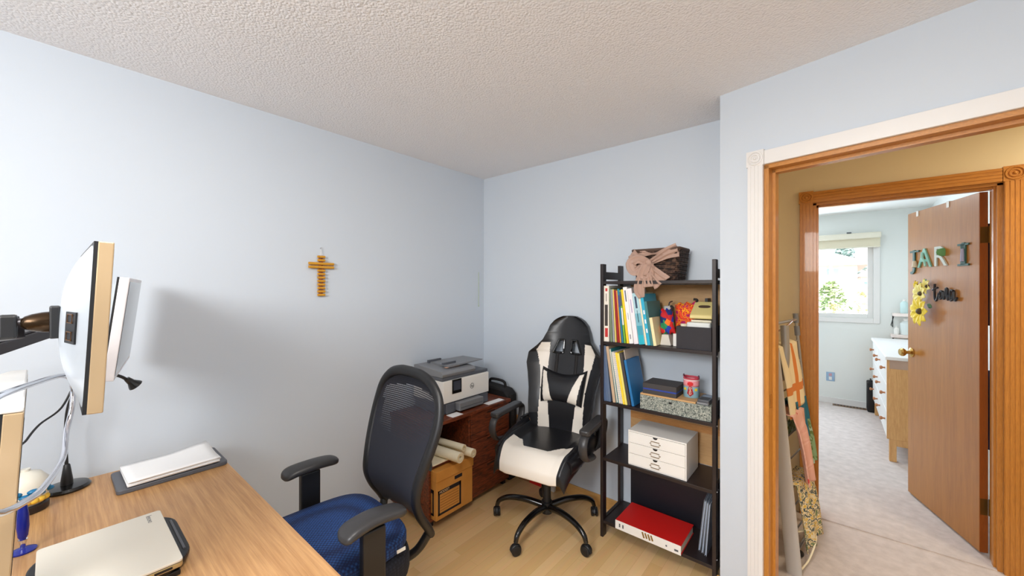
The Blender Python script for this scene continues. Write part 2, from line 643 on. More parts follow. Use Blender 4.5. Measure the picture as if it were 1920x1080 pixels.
e = dw(S2, 0.06)
struct('floor', B().prism([(XL - .1, YR - .1), (e.x, YR - .1), (e.x, e.y), tuple(dw(S0, .06).xy), tuple(dw(-.0, .06).xy), (-.40, YB + .02), (XL - .1, YB + .02)], -0.05, 0.0), 'floor')
struct('floor_carpet', B().prism([tuple(dw(0, .06).xy), tuple(dw(S0, .06).xy), (e.x, e.y), (2.6, e.y), (2.6, FY + .1), (FX0 - .1, FY + .1), (FX0 - .1, YB + .02), (-.40, YB + .02)], -0.05, 0.002), 'carpet')
struct('ceiling', B().box(XL - .1, 2.7, YR - .1, HY0 + .05, H, H + .06), 'ceiling')
struct('ceiling_far', B().box(FX0 - .1, 2.7, HY0 + .05, FY + .1, H, H + .06), 'ceiling_flat')
struct('wall_left', B().box(XL - .1, XL, YR - .1, YB + .1, 0, H), 'wall')
struct('wall_back', B().box(XL, -.44, YB, YB + .1, 0, H), 'wall')
struct('wall_right', B().box(e.x - .03, e.x + .07, YR - .1, e.y, 0, H), 'wall')
b = B()
wx0, wx1, wz0, wz1 = -1.05, 0.25, 1.05, 2.38
b.box(XL, wx0, YR - .1, YR, 0, H).box(wx1, e.x, YR - .1, YR, 0, H).box(wx0, wx1, YR - .1, YR, 0, wz0).box(wx0, wx1, YR - .1, YR, wz1, H)
struct('wall_rear', b, 'wall')
w = structroot('window_2', (wx0, YR, wz0))
b = B()
for a in (wx0, (wx0 + wx1) / 2 - .02, wx1 - .045):
    b.box(a, a + .045, YR - .08, YR - .02, wz0, wz1)
b.box(wx0, wx1, YR - .08, YR - .02, wz0, wz0 + .045).box(wx0, wx1, YR - .08, YR - .02, wz1 - .045, wz1)
obj('window_frame', b, 'white_trim', w)
obj('window_sill', B().box(wx0 - .05, wx1 + .05, YR - .02, YR + .06, wz0 - .03, wz0), 'white_trim', w)
obj('window_pane', B().box(wx0, wx1, YR - .055, YR - .05, wz0, wz1), 'glass', w)

# doorway wall: bedroom side blue, hall side cream
b = B()
p = lambda s, d: tuple(dw(s, d).xy)
b.prism([(-.433, 2.114), p(S0, 0), p(S0, DT * .5), (-.345, 2.25), (-.345, YB + .02), (-.433, YB + .02)], 0, H)
b.prism([p(S1, 0), p(S2, 0), p(S2, DT * .5), p(S1, DT * .5)], 0, H)
b.prism([p(S0, 0), p(S1, 0), p(S1, DT * .5), p(S0, DT * .5)], DH, H)
struct('wall_door', b, 'wall')
b = B()
b.prism([(-.345, 2.25), p(S0, DT * .5), p(S0, DT), (-.345, 2.30)], 0, H)
b.prism([p(S1, DT * .5), p(S2, DT * .5), p(S2, DT), p(S1, DT)], 0, H)
b.prism([p(S0, DT * .5), p(S1, DT * .5), p(S1, DT), p(S0, DT)], DH, H)
struct('wall_hall_front', b, 'cream')
struct('wall_hall_end', B().box(-.52, -.42, YB + .02, HY0, 0, H), 'cream')
b = B()
b.box(FX0, OX0, HY0, HY0 + HT, 0, H).box(OX1, 2.6, HY0, HY0 + HT, 0, H).box(OX0, OX1, HY0, HY0 + HT, OH, H)
struct('wall_hall_far', b, 'cream')
struct('wall_hall_right', B().box(2.6, 2.7, e.y - .05, FY, 0, H), 'cream')
struct('wall_hall_near', B().box(e.x + .07, 2.7, e.y - .1, e.y - .03, 0, H), 'cream')

# room across the hall, window in its far wall
qx0, qx1, qz0, qz1 = -0.95, 0.365, 1.115, 2.08
b = B()
b.box(FX0, qx0, FY, FY + .12, 0, H).box(qx1, FX1 + .1, FY, FY + .12, 0, H).box(qx0, qx1, FY, FY + .12, 0, qz0).box(qx0, qx1, FY, FY + .12, qz1, H)
struct('wall_far', b, 'far_wall')
struct('wall_far_right', B().box(FX1, FX1 + .1, HY0 + HT, FY, 0, H), 'far_wall')
struct('wall_far_left', B().box(FX0 - .1, FX0, HY0 + HT, FY, 0, H), 'far_wall')
struct('wall_far_near', B().box(FX0, OX0, HY0 + HT, HY0 + HT + .006, 0, H).box(OX1, FX1, HY0 + HT, HY0 + HT + .006, 0, H).box(OX0, OX1, HY0 + HT, HY0 + HT + .006, OH, H), 'far_wall')
w = structroot('window_1', ((qx0 + qx1) / 2, FY, qz0))
b = B()
t = .06
b.box(qx0 - t, qx0, FY - .015, FY, qz0 - t, qz1 + t).box(qx1, qx1 + t, FY - .015, FY, qz0 - t, qz1 + t)
b.box(qx0, qx1, FY - .015, FY, qz0 - t, qz0).box(qx0, qx1, FY - .015, FY, qz1, qz1 + t)
obj('casing', b, 'white_trim', w, bevel=.003)
b = B()
t = .05
mid = -.235
for a, c in ((qx0, qx0 + t), (mid - .03, mid + .035), (qx1 - t, qx1)):
    b.box(a, c, FY + .04, FY + .08, qz0, qz1)
for a, c in ((qx0 + t, mid - .03), (mid + .035, qx1 - t)):
    b.box(a, c, FY + .04, FY + .08, qz0, qz0 + t).box(a, c, FY + .04, FY + .08, qz1 - t, qz1)
obj('sash', b, 'white_trim', w, bevel=.003)
obj('latch', B().box(mid - .005, mid + .03, FY + .015, FY + .04, qz0 + .19, qz0 + .215), 'steel_rack', w)
for a, c in ((qx0 + t, mid - .03), (mid + .035, qx1 - t)):
    obj('pane', B().box(a, c, FY + .058, FY + .062, qz0 + t, qz1 - t), 'glass', w)

# trims
def fluted(b, s0, s1, z0, z1, y0, dep, mx, vert=True):
    n = 4
    b.box(s0, s1, y0 - dep * .17, y0 + dep * .7, z0, z1, mx)
    for k in range(n):
        if vert:
            q = (s1 - s0) / n
            b.box(s0 + q * (k + .14), s0 + q * (k + .86), y0 - dep * .3, y0, z0, z1, mx)
        else:
            q = (z1 - z0) / n
            b.box(s0, s1, y0 - dep * .3, y0, z0 + q * (k + .14), z0 + q * (k + .86), mx)


def rosette(name, s0, s1, z0, z1, y0, mx, mat, par):
    b = B()
    b.box(s0, s1, y0, y0 + .024, z0, z1, mx)
    cs, cz, r = (s0 + s1) / 2, (z0 + z1) / 2, (s1 - s0) * .40
    for rr in (r, r * .58):
        b.tube([mx @ Vector((cs + rr * math.cos(a * PI / 12), y0 - .001, cz + rr * math.sin(a * PI / 12))) for a in range(24)], .0045, 6, closed=True)
    b.ball(mx @ Vector((cs, y0, cz)), r * .26)
    obj(name, b, mat, par, smooth=True)


CW = 0.066
tr = structroot('trim_1', dw(S0, 0))
b = B(); fluted(b, S0 - CW, S0 - .004, 0, DH + .004, -.018, .018, DW); obj('casing_post', b, 'white_trim', tr)
b = B(); fluted(b, S1 + .004, S1 + CW, 0, DH + .004, -.018, .018, DW); obj('casing_post', b, 'white_trim', tr)
b = B(); b.box(S0, S1, -.018, 0, DH + .004, DH + CW, DW); obj('casing_header', b, 'white_trim', tr, bevel=.002)
rosette('corner_block', S0 - CW - .004, S0, DH + .002, DH + CW + .006, -.024, DW, 'white_trim', tr)
rosette('corner_block', S1, S1 + CW + .004, DH + .002, DH + CW + .006, -.024, DW, 'white_trim', tr)
b = B()
b.box(S0 - .006, S0 + .014, -.002, DT + .004, 0, DH, DW).box(S1 - .014, S1 + .006, -.002, DT + .004, 0, DH, DW)
b.box(S0 + .014, S0 + .026, .045, .085, 0, DH - .014, DW).box(S1 - .026, S1 - .014, .045, .085, 0, DH - .014, DW)
obj('door_jamb', b, 'oak', tr)
b = B()
b.box(S0 - .006, S1 + .006, -.002, DT + .004, DH - .014, DH + .006, DW).box(S0 + .014, S1 - .014, .045, .085, DH - .028, DH - .014, DW)
obj('head_jamb', b, 'oak_h', tr)
obj('strike_plate', B().box(S0 + .0135, S0 + .0155, .008, .034, .95, 1.01, DW), 'brass', tr)

I4 = Matrix.Identity(4)
tr = structroot('trim_2', (OX0, HY0, 0))
CW2 = 0.073
b = B(); fluted(b, OX0 - CW2, OX0 - .003, 0, OH + .003, HY0 - .019, .019, I4); obj('casing_post', b, 'oak', tr)
b = B(); fluted(b, OX1 + .006, OX1 + CW2, 0, OH + .003, HY0 - .019, .019, I4); obj('casing_post', b, 'oak', tr)
b = B(); fluted(b, OX0, OX1, OH + .003, OH + CW2, HY0 - .019, .019, I4, False); obj('casing_header', b, 'oak_h', tr)
rosette('corner_block', OX0 - CW2 - .004, OX0, OH + .002, OH + CW2 + .006, HY0 - .026, I4, 'oak', tr)
rosette('corner_block', OX1 + .002, OX1 + CW2 + .006, OH + .002, OH + CW2 + .006, HY0 - .026, I4, 'oak', tr)
b = B()
b.box(OX0 - .004, OX0 + .014, HY0 - .003, HY0 + HT + .008, 0, OH).box(OX1 - .014, OX1 + .006, HY0 - .003, HY0 + HT + .008, 0, OH)
b.box(OX0 + .014, OX0 + .024, HY0 + .03, HY0 + .07, 0, OH - .012).box(OX1 - .022, OX1 - .014, HY0 + .02, HY0 + .05, 0, OH - .012)
obj('door_jamb', b, 'oak', tr)
b = B()
b.box(OX0 - .004, OX1 + .006, HY0 - .003, HY0 + HT + .008, OH - .012, OH + .006).box(OX0 + .014, OX1 - .014, HY0 + .03, HY0 + .07, OH - .024, OH - .012)
obj('head_jamb', b, 'oak_h', tr)

struct('baseboard_back', B().box(XL, -.434, YB - .012, YB, 0, .075), 'maple_trim', bevel=.003)
struct('baseboard_left', B().box(XL, XL + .012, YR, YB - .012, 0, .075), 'white_trim', bevel=.003)
b = B(); b.box(-.012, S0 - CW - .004, -.012, 0, 0, .075, DW)
struct('baseboard_door', b, 'maple_trim', bevel=.003)
struct('baseboard_far', B().box(FX0, FX1, FY - .012, FY, 0, .075), 'white_trim', bevel=.003)
struct('trim_3', B().box(OX0 + .014, OX1 - .014, HY0 - .01, HY0 + .06, 0.002, .007), 'carpet')

# ---------------------------------------------------------------- the open door across the hall
DX = Vector((-.304, .953, 0)).normalized()
door = structroot('door_1', (.622, 3.338, 0), math.atan2(DX.y, DX.x))
DM = wmat(door)        # x along the door from the hinge, y out of the face seen, z up
b = B(); b.box(.001, .70, -.035, 0, .014, 2.03)
obj('door_leaf', b, 'door', door, local=True, bevel=.002)
obj('hinge_edge', B().box(-.001, .0008, -.0345, -.0005, .0145, 2.0295), 'door_edge', door, local=True)
b = B()
b.lathe([(.0, .0), (.033, .0), (.034, .004), (.024, .009), (.012, .012), (.011, .03), (.02, .036), (.028, .046), (.029, .056), (.022, .066), (0, .068)], mx=Matrix.Translation((.652, 0, 1.03)) @ Matrix.Rotation(-PI / 2, 4, 'X'), seg=24)
obj('door_knob', b, 'brass', door, smooth=True, local=True)
for z in (1.79, .27):
    h = B(); h.box(-.0025, -.001, -.033, -.002, z - .045, z + .045)
    h.box(-.003, .0, -.075, -.036, z - .045, z + .045)
    for k in range(3):
        h.cyl((-.005, -.04, z - .045 + k * .032), (-.005, -.04, z - .045 + k * .032 + .028), .006, 10)
    obj('hinge', h, flat('aged_brass', (120, 88, 40), .4, metal=.7), door, local=True)

DF = DM @ Matrix.Translation((0, .004, 0)) @ Matrix.Rotation(PI, 4, 'Z') @ Matrix.Rotation(PI / 2, 4, 'X')   # lettering plane on the face of the door


def door_letter(ch, L, z, size, mats, label, deco):
    t = thing('door_letter', label, 'letter', DM @ Vector((L, .001, z - .07)), group='letters on the open door')
    b = B(); b.text(ch, size, DF @ Matrix.Translation((-L, z, 0)) @ Matrix.Diagonal((1.25, 1, 1, 1)), .004)
    if ch in 'JI':
        for zz in ((.058,) if ch == 'J' else (-.062, .058)):
            w_ = .046
            b.box(L - w_ + (.0 if ch == 'I' else -.012), L + w_, .001, .008, z + zz - .004, z + zz + .008, DM)
        if ch == 'I':
            b.box(L - .02, L + .02, .001, .008, z - .062, z + .062, DM)
    obj('letter_body', b, mats, t)
    b = B(); m = DM
    deco(b, lambda x, y, zz: DM @ Vector((L + x, .010 + y, z + zz)))
    obj('painted_animal', b, deco.mat, t, smooth=True)


def d1(b, f):
    b.tube([f(-.022, 0, -.052), f(-.02, 0, -.03), f(-.016, 0, -.008)], (.017, .010), 10, smooth=4)
def d2(b, f):
    b.tube([f(.01, 0, .045), f(.015, 0, .01), f(-.01, 0, -.02), f(-.02, 0, -.05)], (.009, .006), 8, smooth=4)
def d3(b, f):
    b.ball(f(-.035, 0, .03), .028, (1, .25, .9))
def d4(b, f):
    b.tube([f(-.004, 0, .035), f(-.004, 0, -.04)], (.008, .011), 8)
d1.mat = flat('deco_beige', (206, 192, 166)); d2.mat = flat('deco_mint', (160, 214, 200)); d3.mat = flat('deco_green', (92, 150, 92)); d4.mat = flat('deco_lilac', (160, 164, 196))
dk = flat('letter_green', (44, 88, 80), .5)
door_letter('J', .612, 1.69, .185, dk, 'dark green decorative letter J on the open wooden door', d1)
door_letter('A', .492, 1.69, .185, flat('letter_mint', (128, 186, 170), .5), 'mint coloured decorative letter A on the open wooden door', d2)
door_letter('R', .330, 1.69, .185, flat('letter_pale', (196, 206, 200), .5), 'pale letter R with green animal on the open door', d3)
door_letter('I', .118, 1.69, .185, dk, 'dark green letter I with lilac figure on the door, nearest the hinges', d4)

# flower wreath and script name on the door
t = thing('flower_sign', 'yellow paper flowers with black script lettering hung on the wooden door', 'door sign', DM @ Vector((.43, 0, 1.30)))
fl = lambda x, y, z: DM @ Vector((x - .065, y, z))
def paper_flower(cx, cz, r, n, mat, ym=.02, par=t, name='flower'):
    b = B()
    for k in range(n):
        a = 2 * PI * k / n + .3
        def pet(u, v, a=a):
            w_ = math.sin(PI * min(1, v * .94 + .03)) ** .8 * .30 * r
            q = r * v
            x = (u - .5) * 2 * w_
            y = ym + .018 * math.sin(v * 2.2) + .008 * abs(u - .5)
            return fl(cx + math.cos(a) * q - math.sin(a) * x, y, cz + math.sin(a) * q + math.cos(a) * x)
        b.grid(pet, 4, 6)
    f = obj(name, b, mat, par, smooth=True, solid=.0015)
    c = B(); c.ball(fl(cx, ym + .008, cz), r * .22, (1, 1, 1))
    obj('flower_center', c, flat('flower_eye', (74, 58, 30)), f, smooth=True)
yl = flat('petal_yellow', (236, 208, 50)); yp = flat('petal_pale', (240, 226, 130)); gl_ = flat('leaf_green', (70, 124, 66))
paper_flower(.535, 1.335, .098, 9, yl, .03)
paper_flower(.550, 1.455, .074, 8, yp, .02)
paper_flower(.490, 1.505, .052, 6, yp, .015)
paper_flower(.600, 1.515, .030, 6, yl, .012)
for cx, cz, a in ((.47, 1.375, .3), (.555, 1.51, 1.0), (.52, 1.53, 2.2), (.58, 1.40, 2.6)):
    def lf(u, v, cx=cx, cz=cz, a=a):
        w_ = math.sin(PI * v) * .016 * (u - .5) * 2
        return fl(cx + math.cos(a) * (v - .5) * .06 - math.sin(a) * w_, .022, cz + math.sin(a) * (v - .5) * .06 + math.cos(a) * w_)
    obj('leaf', B().grid(lf, 4, 8), gl_, t, smooth=True, solid=.0015)
b = B()
def stroke(pts):       # script lettering, x runs to the right as read
    b.tube([fl(.452 - x, .012, 1.405 + z) for x, z in pts], .0062, 8, smooth=5)
stroke([(.02, .115), (.018, .06), (.02, .02), (.035, .006), (.05, .03), (.062, .055)])            # t
stroke([(.0, .075), (.025, .085), (.048, .09)])
stroke([(.095, .062), (.078, .068), (.066, .045), (.072, .02), (.09, .028), (.1, .066), (.102, .03), (.112, .02), (.124, .045)])   # a
stroke([(.124, .045), (.13, .085), (.142, .078), (.14, .045), (.146, .015), (.156, .045)])        # r
stroke([(.196, .07), (.178, .074), (.166, .045), (.172, .012), (.19, .022), (.2, .07), (.202, .025), (.215, .012), (.228, .03)])   # a
obj('script_lettering', b, flat('script_black', (22, 24, 34), .4), t, smooth=True)
for L in (.58, .262):
    b = B(); b.box(L - .012, L + .012, .0005, .003, 1.965 + .03, 2.033, DM).box(L - .012, L + .012, -.036, .003, 2.0305, 2.0335, DM).box(L - .012, L + .012, -.0385, -.0358, 1.90, 2.0335, DM)
    b.tube([DM @ Vector((L, -.038, 1.9)), DM @ Vector((L, -.055, 1.89)), DM @ Vector((L, -.06, 1.91))], .004, 8, smooth=4)
    tag(obj('over_door_hook', b, 'white_plastic'), 'white plastic hook over the free-edge half of the door top' if L > .4 else 'white plastic hook over the door top nearer the hinges', 'hook', 'over-door hooks')

# clothes hanging on the hidden side of the door
def hang(name, label, L0, L1, z0, z1, mat, bulge, ph):
    def f(u, v):
        z = z1 + (z0 - z1) * v
        y = -.05 - bulge * (0.35 + .65 * math.sin(PI * min(1, v * .8 + .15))) - .012 * math.sin(u * 17 + ph + v * 3)
        return DM @ Vector((L0 + (L1 - L0) * (u - .0) * (.55 + .45 * min(1, v * 3)), y, z))
    tag(obj(name, B().grid(f, 14, 16), mat, None, smooth='all', solid=.004), label, 'clothes')
hang('robe', 'dark navy robe hanging behind the open wooden door', .04, .30, 1.28, 1.86, flat('navy_cloth', (30, 32, 58), .9), .035, 0)
hang('blue_garment', 'blue trousers hanging low behind the open wooden door', .03, .26, .58, 1.02, flat('blue_cloth', (34, 66, 120), .9), .04, 1)

# ---------------------------------------------------------------- desk
ZD = 0.73
DX0, DX1, DY0, DY1 = -2.300, -0.92, -0.26, 0.492
t = thing('desk', 'wood grain desk with pale brown top along the blue wall', 'desk', ((DX0 + DX1) / 2, (DY0 + DY1) / 2, 0))
obj('desktop', B().box(DX0, DX1, DY0, DY1, ZD - .028, ZD), 'desk', t, bevel=.002)
for x in (DX0 + .12, DX1 - .18):
    b = B(); b.box(x, x + .05, DY0 + .08, DY1 - .10, 0.004, .034)
    l = obj('foot', b, 'black_plastic', t, bevel=.004)
    obj('leg', B().box(x, x + .05, .06, .14, .034, ZD - .028), 'black_plastic', t, bevel=.003)
obj('rail', B().box(DX0 + .17, DX1 - .18, .08, .12, ZD - .09, ZD - .04), 'black_plastic', t)

# ---------------------------------------------------------------- monitors and their arm
def monitor(name, label, cx, cy, zb, W, HH, tilt, yaw, frame, back, dep, thick, cap=None):
    """origin at the middle of the lower edge; screen faces +y"""
    t = thing(name, label, 'monitor', (cx, cy, zb), rot=(math.radians(tilt), 0, math.radians(yaw)))
    hw = W / 2
    b = B(); b.box(-hw, hw, 0, thick, 0, HH)
    obj('bezel', b, frame, t, local=True, bevel=.002)
    obj('rear_edge', B().box(-hw + .0005, hw - .0005, -.005, .0005, .0005, HH - .0005), 'black_plastic', t, local=True)
    obj('screen', B().box(-hw + .012, hw - .012, thick - .001, thick + .0008, .016, HH - .012), 'screen', t, local=True)
    def f(u, v):
        s, q = u * 2 - 1, v * 2 - 1
        d = dep * (1 - abs(s) ** 2.8) * (1 - abs(q) ** 2.8) if abs(s) < 1 and abs(q) < 1 else 0
        return (s * (hw - .002), -.004 - d, HH * .5 + q * (HH * .5 - .002))
    obj('back_shell', B().grid(f, 28, 22), back, t, smooth='all', local=True)
    # port panel set in the side of the shell
    s = .80
    y = lambda s, q: f((s + 1) / 2, (q + 1) / 2)
    b = B()
    for i, (s0, s1, q0, q1) in enumerate(((.62, .83, -.22, .16),)):
        P = [Vector(y(s0, q0)), Vector(y(s1, q0)), Vector(y(s1, q1)), Vector(y(s0, q1))]
        n = Vector((.5, -1, 0)).normalized() * .003
        vs = [b.bm.verts.new(q + n) for q in P] + [b.bm.verts.new(q - n * 2) for q in P]
        b.face(vs[:4]); b.face(vs[4:][::-1])
        for k in range(4):
            b.face([vs[k], vs[(k + 1) % 4], vs[4 + (k + 1) % 4], vs[4 + k]])
    pp = obj('port_panel', b, 'black_plastic' if name == 'monitor' else 'slate', t, local=True)
    for q0 in (-.18, .03):
        b = B()
        P = [Vector(y(sx, qz)) + Vector((.5, -1, 0)).normalized() * .0036 for sx, qz in ((.68, q0), (.78, q0), (.78, q0 + .1), (.68, q0 + .1))]
        b.tube(P, .0012, 6, closed=True)
        obj('port', b, flat('port_metal', (120, 84, 50), .4, metal=.6), pp, local=False) if False else obj('port', b, flat('port_metal', (120, 84, 50), .4, metal=.6), pp, local=True)
    return t


monitor('monitor', 'large monitor with silver side bezel coloured by a wood reflection on the arm, upper one nearer the desk end', -1.332, .040, 1.257, .535, .325, -2.7, 0, 'champagne', 'silver_back', .034, .022)
monitor('monitor', 'silver monitor on the arm with a tilted white bezel, closest to the left wall', -1.985, .140, 1.205, .530, .325, -6.5, -9, 'white_bezel', 'silver_back', .05, .024)
monitor('monitor', 'monitor below the others with dark speckled back and white top cap', -1.372, -.078, .945, .50, .325, -3, 1, 'champagne', 'grey_back', .04, .024)
m3 = [o for o in C.objects if o.name == 'monitor.002'][0]
b = B()
back_ = [(k / 12 - 1, -.004 - .036 * (1 - abs(k / 12 - 1) ** 2.8)) for k in range(25)]
b.prism([(s_ * .25, y_) for s_, y_ in back_] + [(.25, .0235), (-.25, .0235)], .3255, .336)
obj('top_cap', b, 'white_plastic', m3, local=True, bevel=.003)
b = B(); b.box(-.08, .08, -.075, -.035, .06, .20).box(-.03, .03, -.10, -.06, -.10, .18)
obj('stand_neck', b, 'grey_back', m3, local=True, bevel=.004)
b = B(); b.box(-.12, .12, -.17, .07, .0, .014)
sb = obj('stand_foot', B().box(-1.49, -1.25, -.22, .0, ZD + .0005, ZD + .014), 'grey_back', m3, bevel=.004)
obj('stand_post', B().box(-1.402, -1.342, -.165, -.105, ZD + .014, .90), 'grey_back', m3, bevel=.004)

arm = thing('monitor_mount', 'dark metal double monitor arm clamped to the back of the desk', 'monitor mount', (-1.62, -.215, ZD))
b = B(); b.cyl((-1.62, -.215, ZD + .03), (-1.62, -.215, 1.36), .018, 20)
obj('pole', b, 'black_plastic', arm, smooth=True)
obj('clamp', B().box(-1.68, -1.56, -.262, -.16, ZD + .0005, ZD + .03).box(-1.66, -1.58, -.285, -.2605, ZD - .1, ZD + .03), 'black_plastic', arm, bevel=.004)
def beam(name, p0, p1, w, h, mat='dark_arm'):
    p0, p1 = Vector(p0), Vector(p1)
    d = (p1 - p0); L = d.length; d.normalize()
    s = d.cross(Vector((0, 0, 1))).normalized(); u = s.cross(d)
    mx = Matrix(((d.x, s.x, u.x, p0.x), (d.y, s.y, u.y, p0.y), (d.z, s.z, u.z, p0.z), (0, 0, 0, 1)))
    b = B()
    b.box(0, L, -w / 2, w / 2, -h / 2, h * .30, mx).box(0, L, -w / 2 + .006, w / 2 - .006, h * .30, h / 2, mx)
    return obj(name, b, mat, arm, bevel=.003)
beam('lower_beam', (-1.62, -.215, 1.295), (-1.975, .030, 1.372), .046, .040)
b = B(); b.cyl((-1.62, -.215, 1.265), (-1.62, -.215, 1.325), .03, 20); obj('pole_collar', b, 'black_plastic', arm, smooth=True)
b = B(); b.cyl((-1.62, -.215, 1.335), (-1.62, -.215, 1.40), .03, 20); obj('pole_collar', b, 'black_plastic', arm, smooth=True)
beam('upper_beam', (-1.62, -.215, 1.368), (-1.352, -.060, 1.408), .05, .05)
b = B(); b.box(-1.362, -1.328, -.074, -.048, 1.385, 1.436); obj('elbow_joint', b, 'black_plastic', arm, bevel=.005)
b = B(); b.cyl((-1.344, -.056, 1.42), (-1.334, -.036, 1.42), .008, 14); obj('joint_pin', b, 'dark_arm', arm, smooth=True)
def head(cx, cy, cz, yaw):
    m = Matrix.Translation((cx, cy, cz)) @ Matrix.Rotation(math.radians(yaw), 4, 'Z')
    b = B(); b.lathe([(.0, -.040), (.008, -.039), (.014, -.034), (.0185, -.024), (.022, -.010), (.023, .0), (0, .0)], mx=m @ Matrix.Rotation(-PI / 2, 4, 'X'), seg=24)
    obj('swivel_head', b, 'bronze_knob', arm, smooth=True)
    b = B(); b.box(-.035, .035, 0, .016, -.035, .035, m)
    obj('mount_plate', b, 'black_plastic', arm, bevel=.003)
head(-1.332, -.0045, 1.418, 0)
head(-1.968, .094, 1.375, -9)
b = B(); b.cyl((-1.975, .040, 1.345), (-1.975, .040, 1.40), .015, 16); obj('elbow_joint', b, 'black_plastic', arm, smooth=True)

# ---------------------------------------------------------------- things on the desk
t = thing('desk_lamp', 'black gooseneck lamp with oval base by the wall end of the desk', 'lamp', (-2.236, .035, ZD))
b = B(); b.lathe([(.062, 0), (.064, .006), (.058, .014), (.02, .018), (0, .018)], c=(-2.236, .035, ZD + .0006), seg=32)
obj('base', b, 'black_gloss', t, smooth=True)
b = B(); b.lathe([(.017, .0), (.016, .02), (.009, .075), (.007, .078), (0, .078)], c=(-2.236, .035, ZD + .016), seg=20)
obj('socket', b, 'black_plastic', t, smooth=True)
b = B(); b.tube([(-2.236, .035, .80), (-2.236, .032, .93), (-2.225, .04, 1.05), (-2.17, .07, 1.135), (-2.11, .10, 1.165), (-2.08, .135, 1.172), (-2.075, .165, 1.158), (-2.085, .185, 1.140)], .0055, 10, smooth=6)
obj('gooseneck', b, 'black_plastic', t, smooth=True)
hd = Vector((-.18, .62, -.76)).normalized(); hp = Vector((-2.085, .184, 1.143))
q = hd.to_track_quat('Z', 'Y').to_matrix().to_4x4()
b = B(); b.lathe([(.0, -.004), (.009, -.002), (.011, .01), (.012, .018), (.021, .034), (.023, .040), (.020, .040), (.0, .030)], mx=Matrix.Translation(hp) @ q, seg=22)
lh = obj('lamp_head', b, 'black_gloss', t, smooth=True)
b = B(); b.lathe([(.018, .036), (.0, .039)], mx=Matrix.Translation(hp) @ q, seg=20)
obj('lens', b, 'white_plastic', lh)

loop = [(-0.978, -0.089, 1.308), (-1.063, -0.056, 1.314), (-1.278, -0.027, 1.294), (-1.507, 0.015, 1.27), (-1.7, 0.036, 1.22), (-1.699, 0.037, 1.152), (-1.652, 0.025, 1.089), (-1.505, 0.017, 1.059), (-1.23, -0.013, 1.087), (-1.101, -0.035, 1.112), (-0.997, -0.053, 1.142), (-0.914, -0.087, 1.173)]
t = thing('flexible_holder', 'chrome flexible gooseneck tube looping in front of the lower monitor', 'flexible arm', (-.93, -.10, ZD))
b = B(); b.tube([(-.93, -.10, ZD + .05), (-.90, -.10, .95)] + loop[::-1] + [(-.98, -.13, 1.36), (-1.0, -.14, 1.42)], .006, 10, smooth=6)
obj('gooseneck', b, 'chrome', t, smooth=True)
obj('clamp', B().box(-.96, -.915, -.13, -.07, ZD + .0006, ZD + .055), 'black_plastic', t, bevel=.004)
b = B(); b.box(-1.035, -.965, -.15, -.135, 1.40, 1.55)
obj('phone_cradle', b, 'black_plastic', t, bevel=.004)

b = B(); b.tube([(-2.107, -.07, .74), (-2.115, -.075, .93), (-2.150, -.058, .965), (-2.225, -.030, .995), (-2.290, .022, 1.03), (-2.33, .06, 1.12)], .0035, 8, smooth=6)
tag(obj('cable', b, 'black_plastic', smooth=True), 'thin black cable rising along the wall behind the desk lamp', 'cable')

# white jar
t = thing('ceramic_jar', 'round white jar with teal stones and yellow filling on dark base', 'jar', (-2.118, -.060, ZD))
b = B(); b.lathe([(.05, 0), (.054, .004), (.054, .022), (.05, .026), (0, .026)], c=(-2.118, -.06, ZD + .0006), seg=28)
obj('base', b, 'espresso', t, smooth=True)
b = B(); b.lathe([(.044, .027), (.052, .045), (.056, .075), (.052, .105), (.036, .128), (.012, .137), (.012, .145), (0, .146)], c=(-2.118, -.06, ZD), seg=28)
obj('jar_body', b, 'pot', t, smooth=True)
fd = Vector((.9, .30, 0)).normalized()
for k in range(7):
    a = -.95 + k * .32
    dx = Vector((math.cos(a + .32), math.sin(a + .32), 0))
    b = B(); b.ball(Vector((-2.118, -.06, ZD + .066 + (k % 2) * .012)) + dx * .053, .012, (1.0, 1.2, .7), 10, 7)
    tag(obj('stone', b, 'blue_stone', t, smooth=True))
b = B()
for k in range(5):
    a = -.6 + k * .35
    dx = Vector((math.cos(a + .32), math.sin(a + .32), 0))
    b.ball(Vector((-2.118, -.06, ZD + .043)) + dx * .0465, .014, (1, 1, .8), 10, 7)
obj('yellow_band', b, 'yellow_dome', t, smooth=True)

t = thing('pen_stand', 'cobalt blue pen standing in a clear holder on a blue disc', 'pen', (-1.80, -.055, ZD))
b = B(); b.lathe([(.026, 0), (.027, .004), (.012, .010), (0, .011)], c=(-1.80, -.055, ZD + .0006), seg=28)
obj('disc_base', b, 'blue_pigment', t, smooth=True)
b = B(); b.lathe([(.004, .009), (.008, .03), (.0095, .036), (0, .036)], c=(-1.80, -.055, ZD), seg=16)
obj('holder', b, 'chrome', t, smooth=True)
b = B(); b.lathe([(.004, .0), (.010, .012), (.0125, .04), (.0115, .075), (.0085, .10), (.004, .112), (0, .113)], c=(-1.80, -.055, ZD + .033), seg=20)
obj('pen_body', b, 'blue_pigment', t, smooth=True)

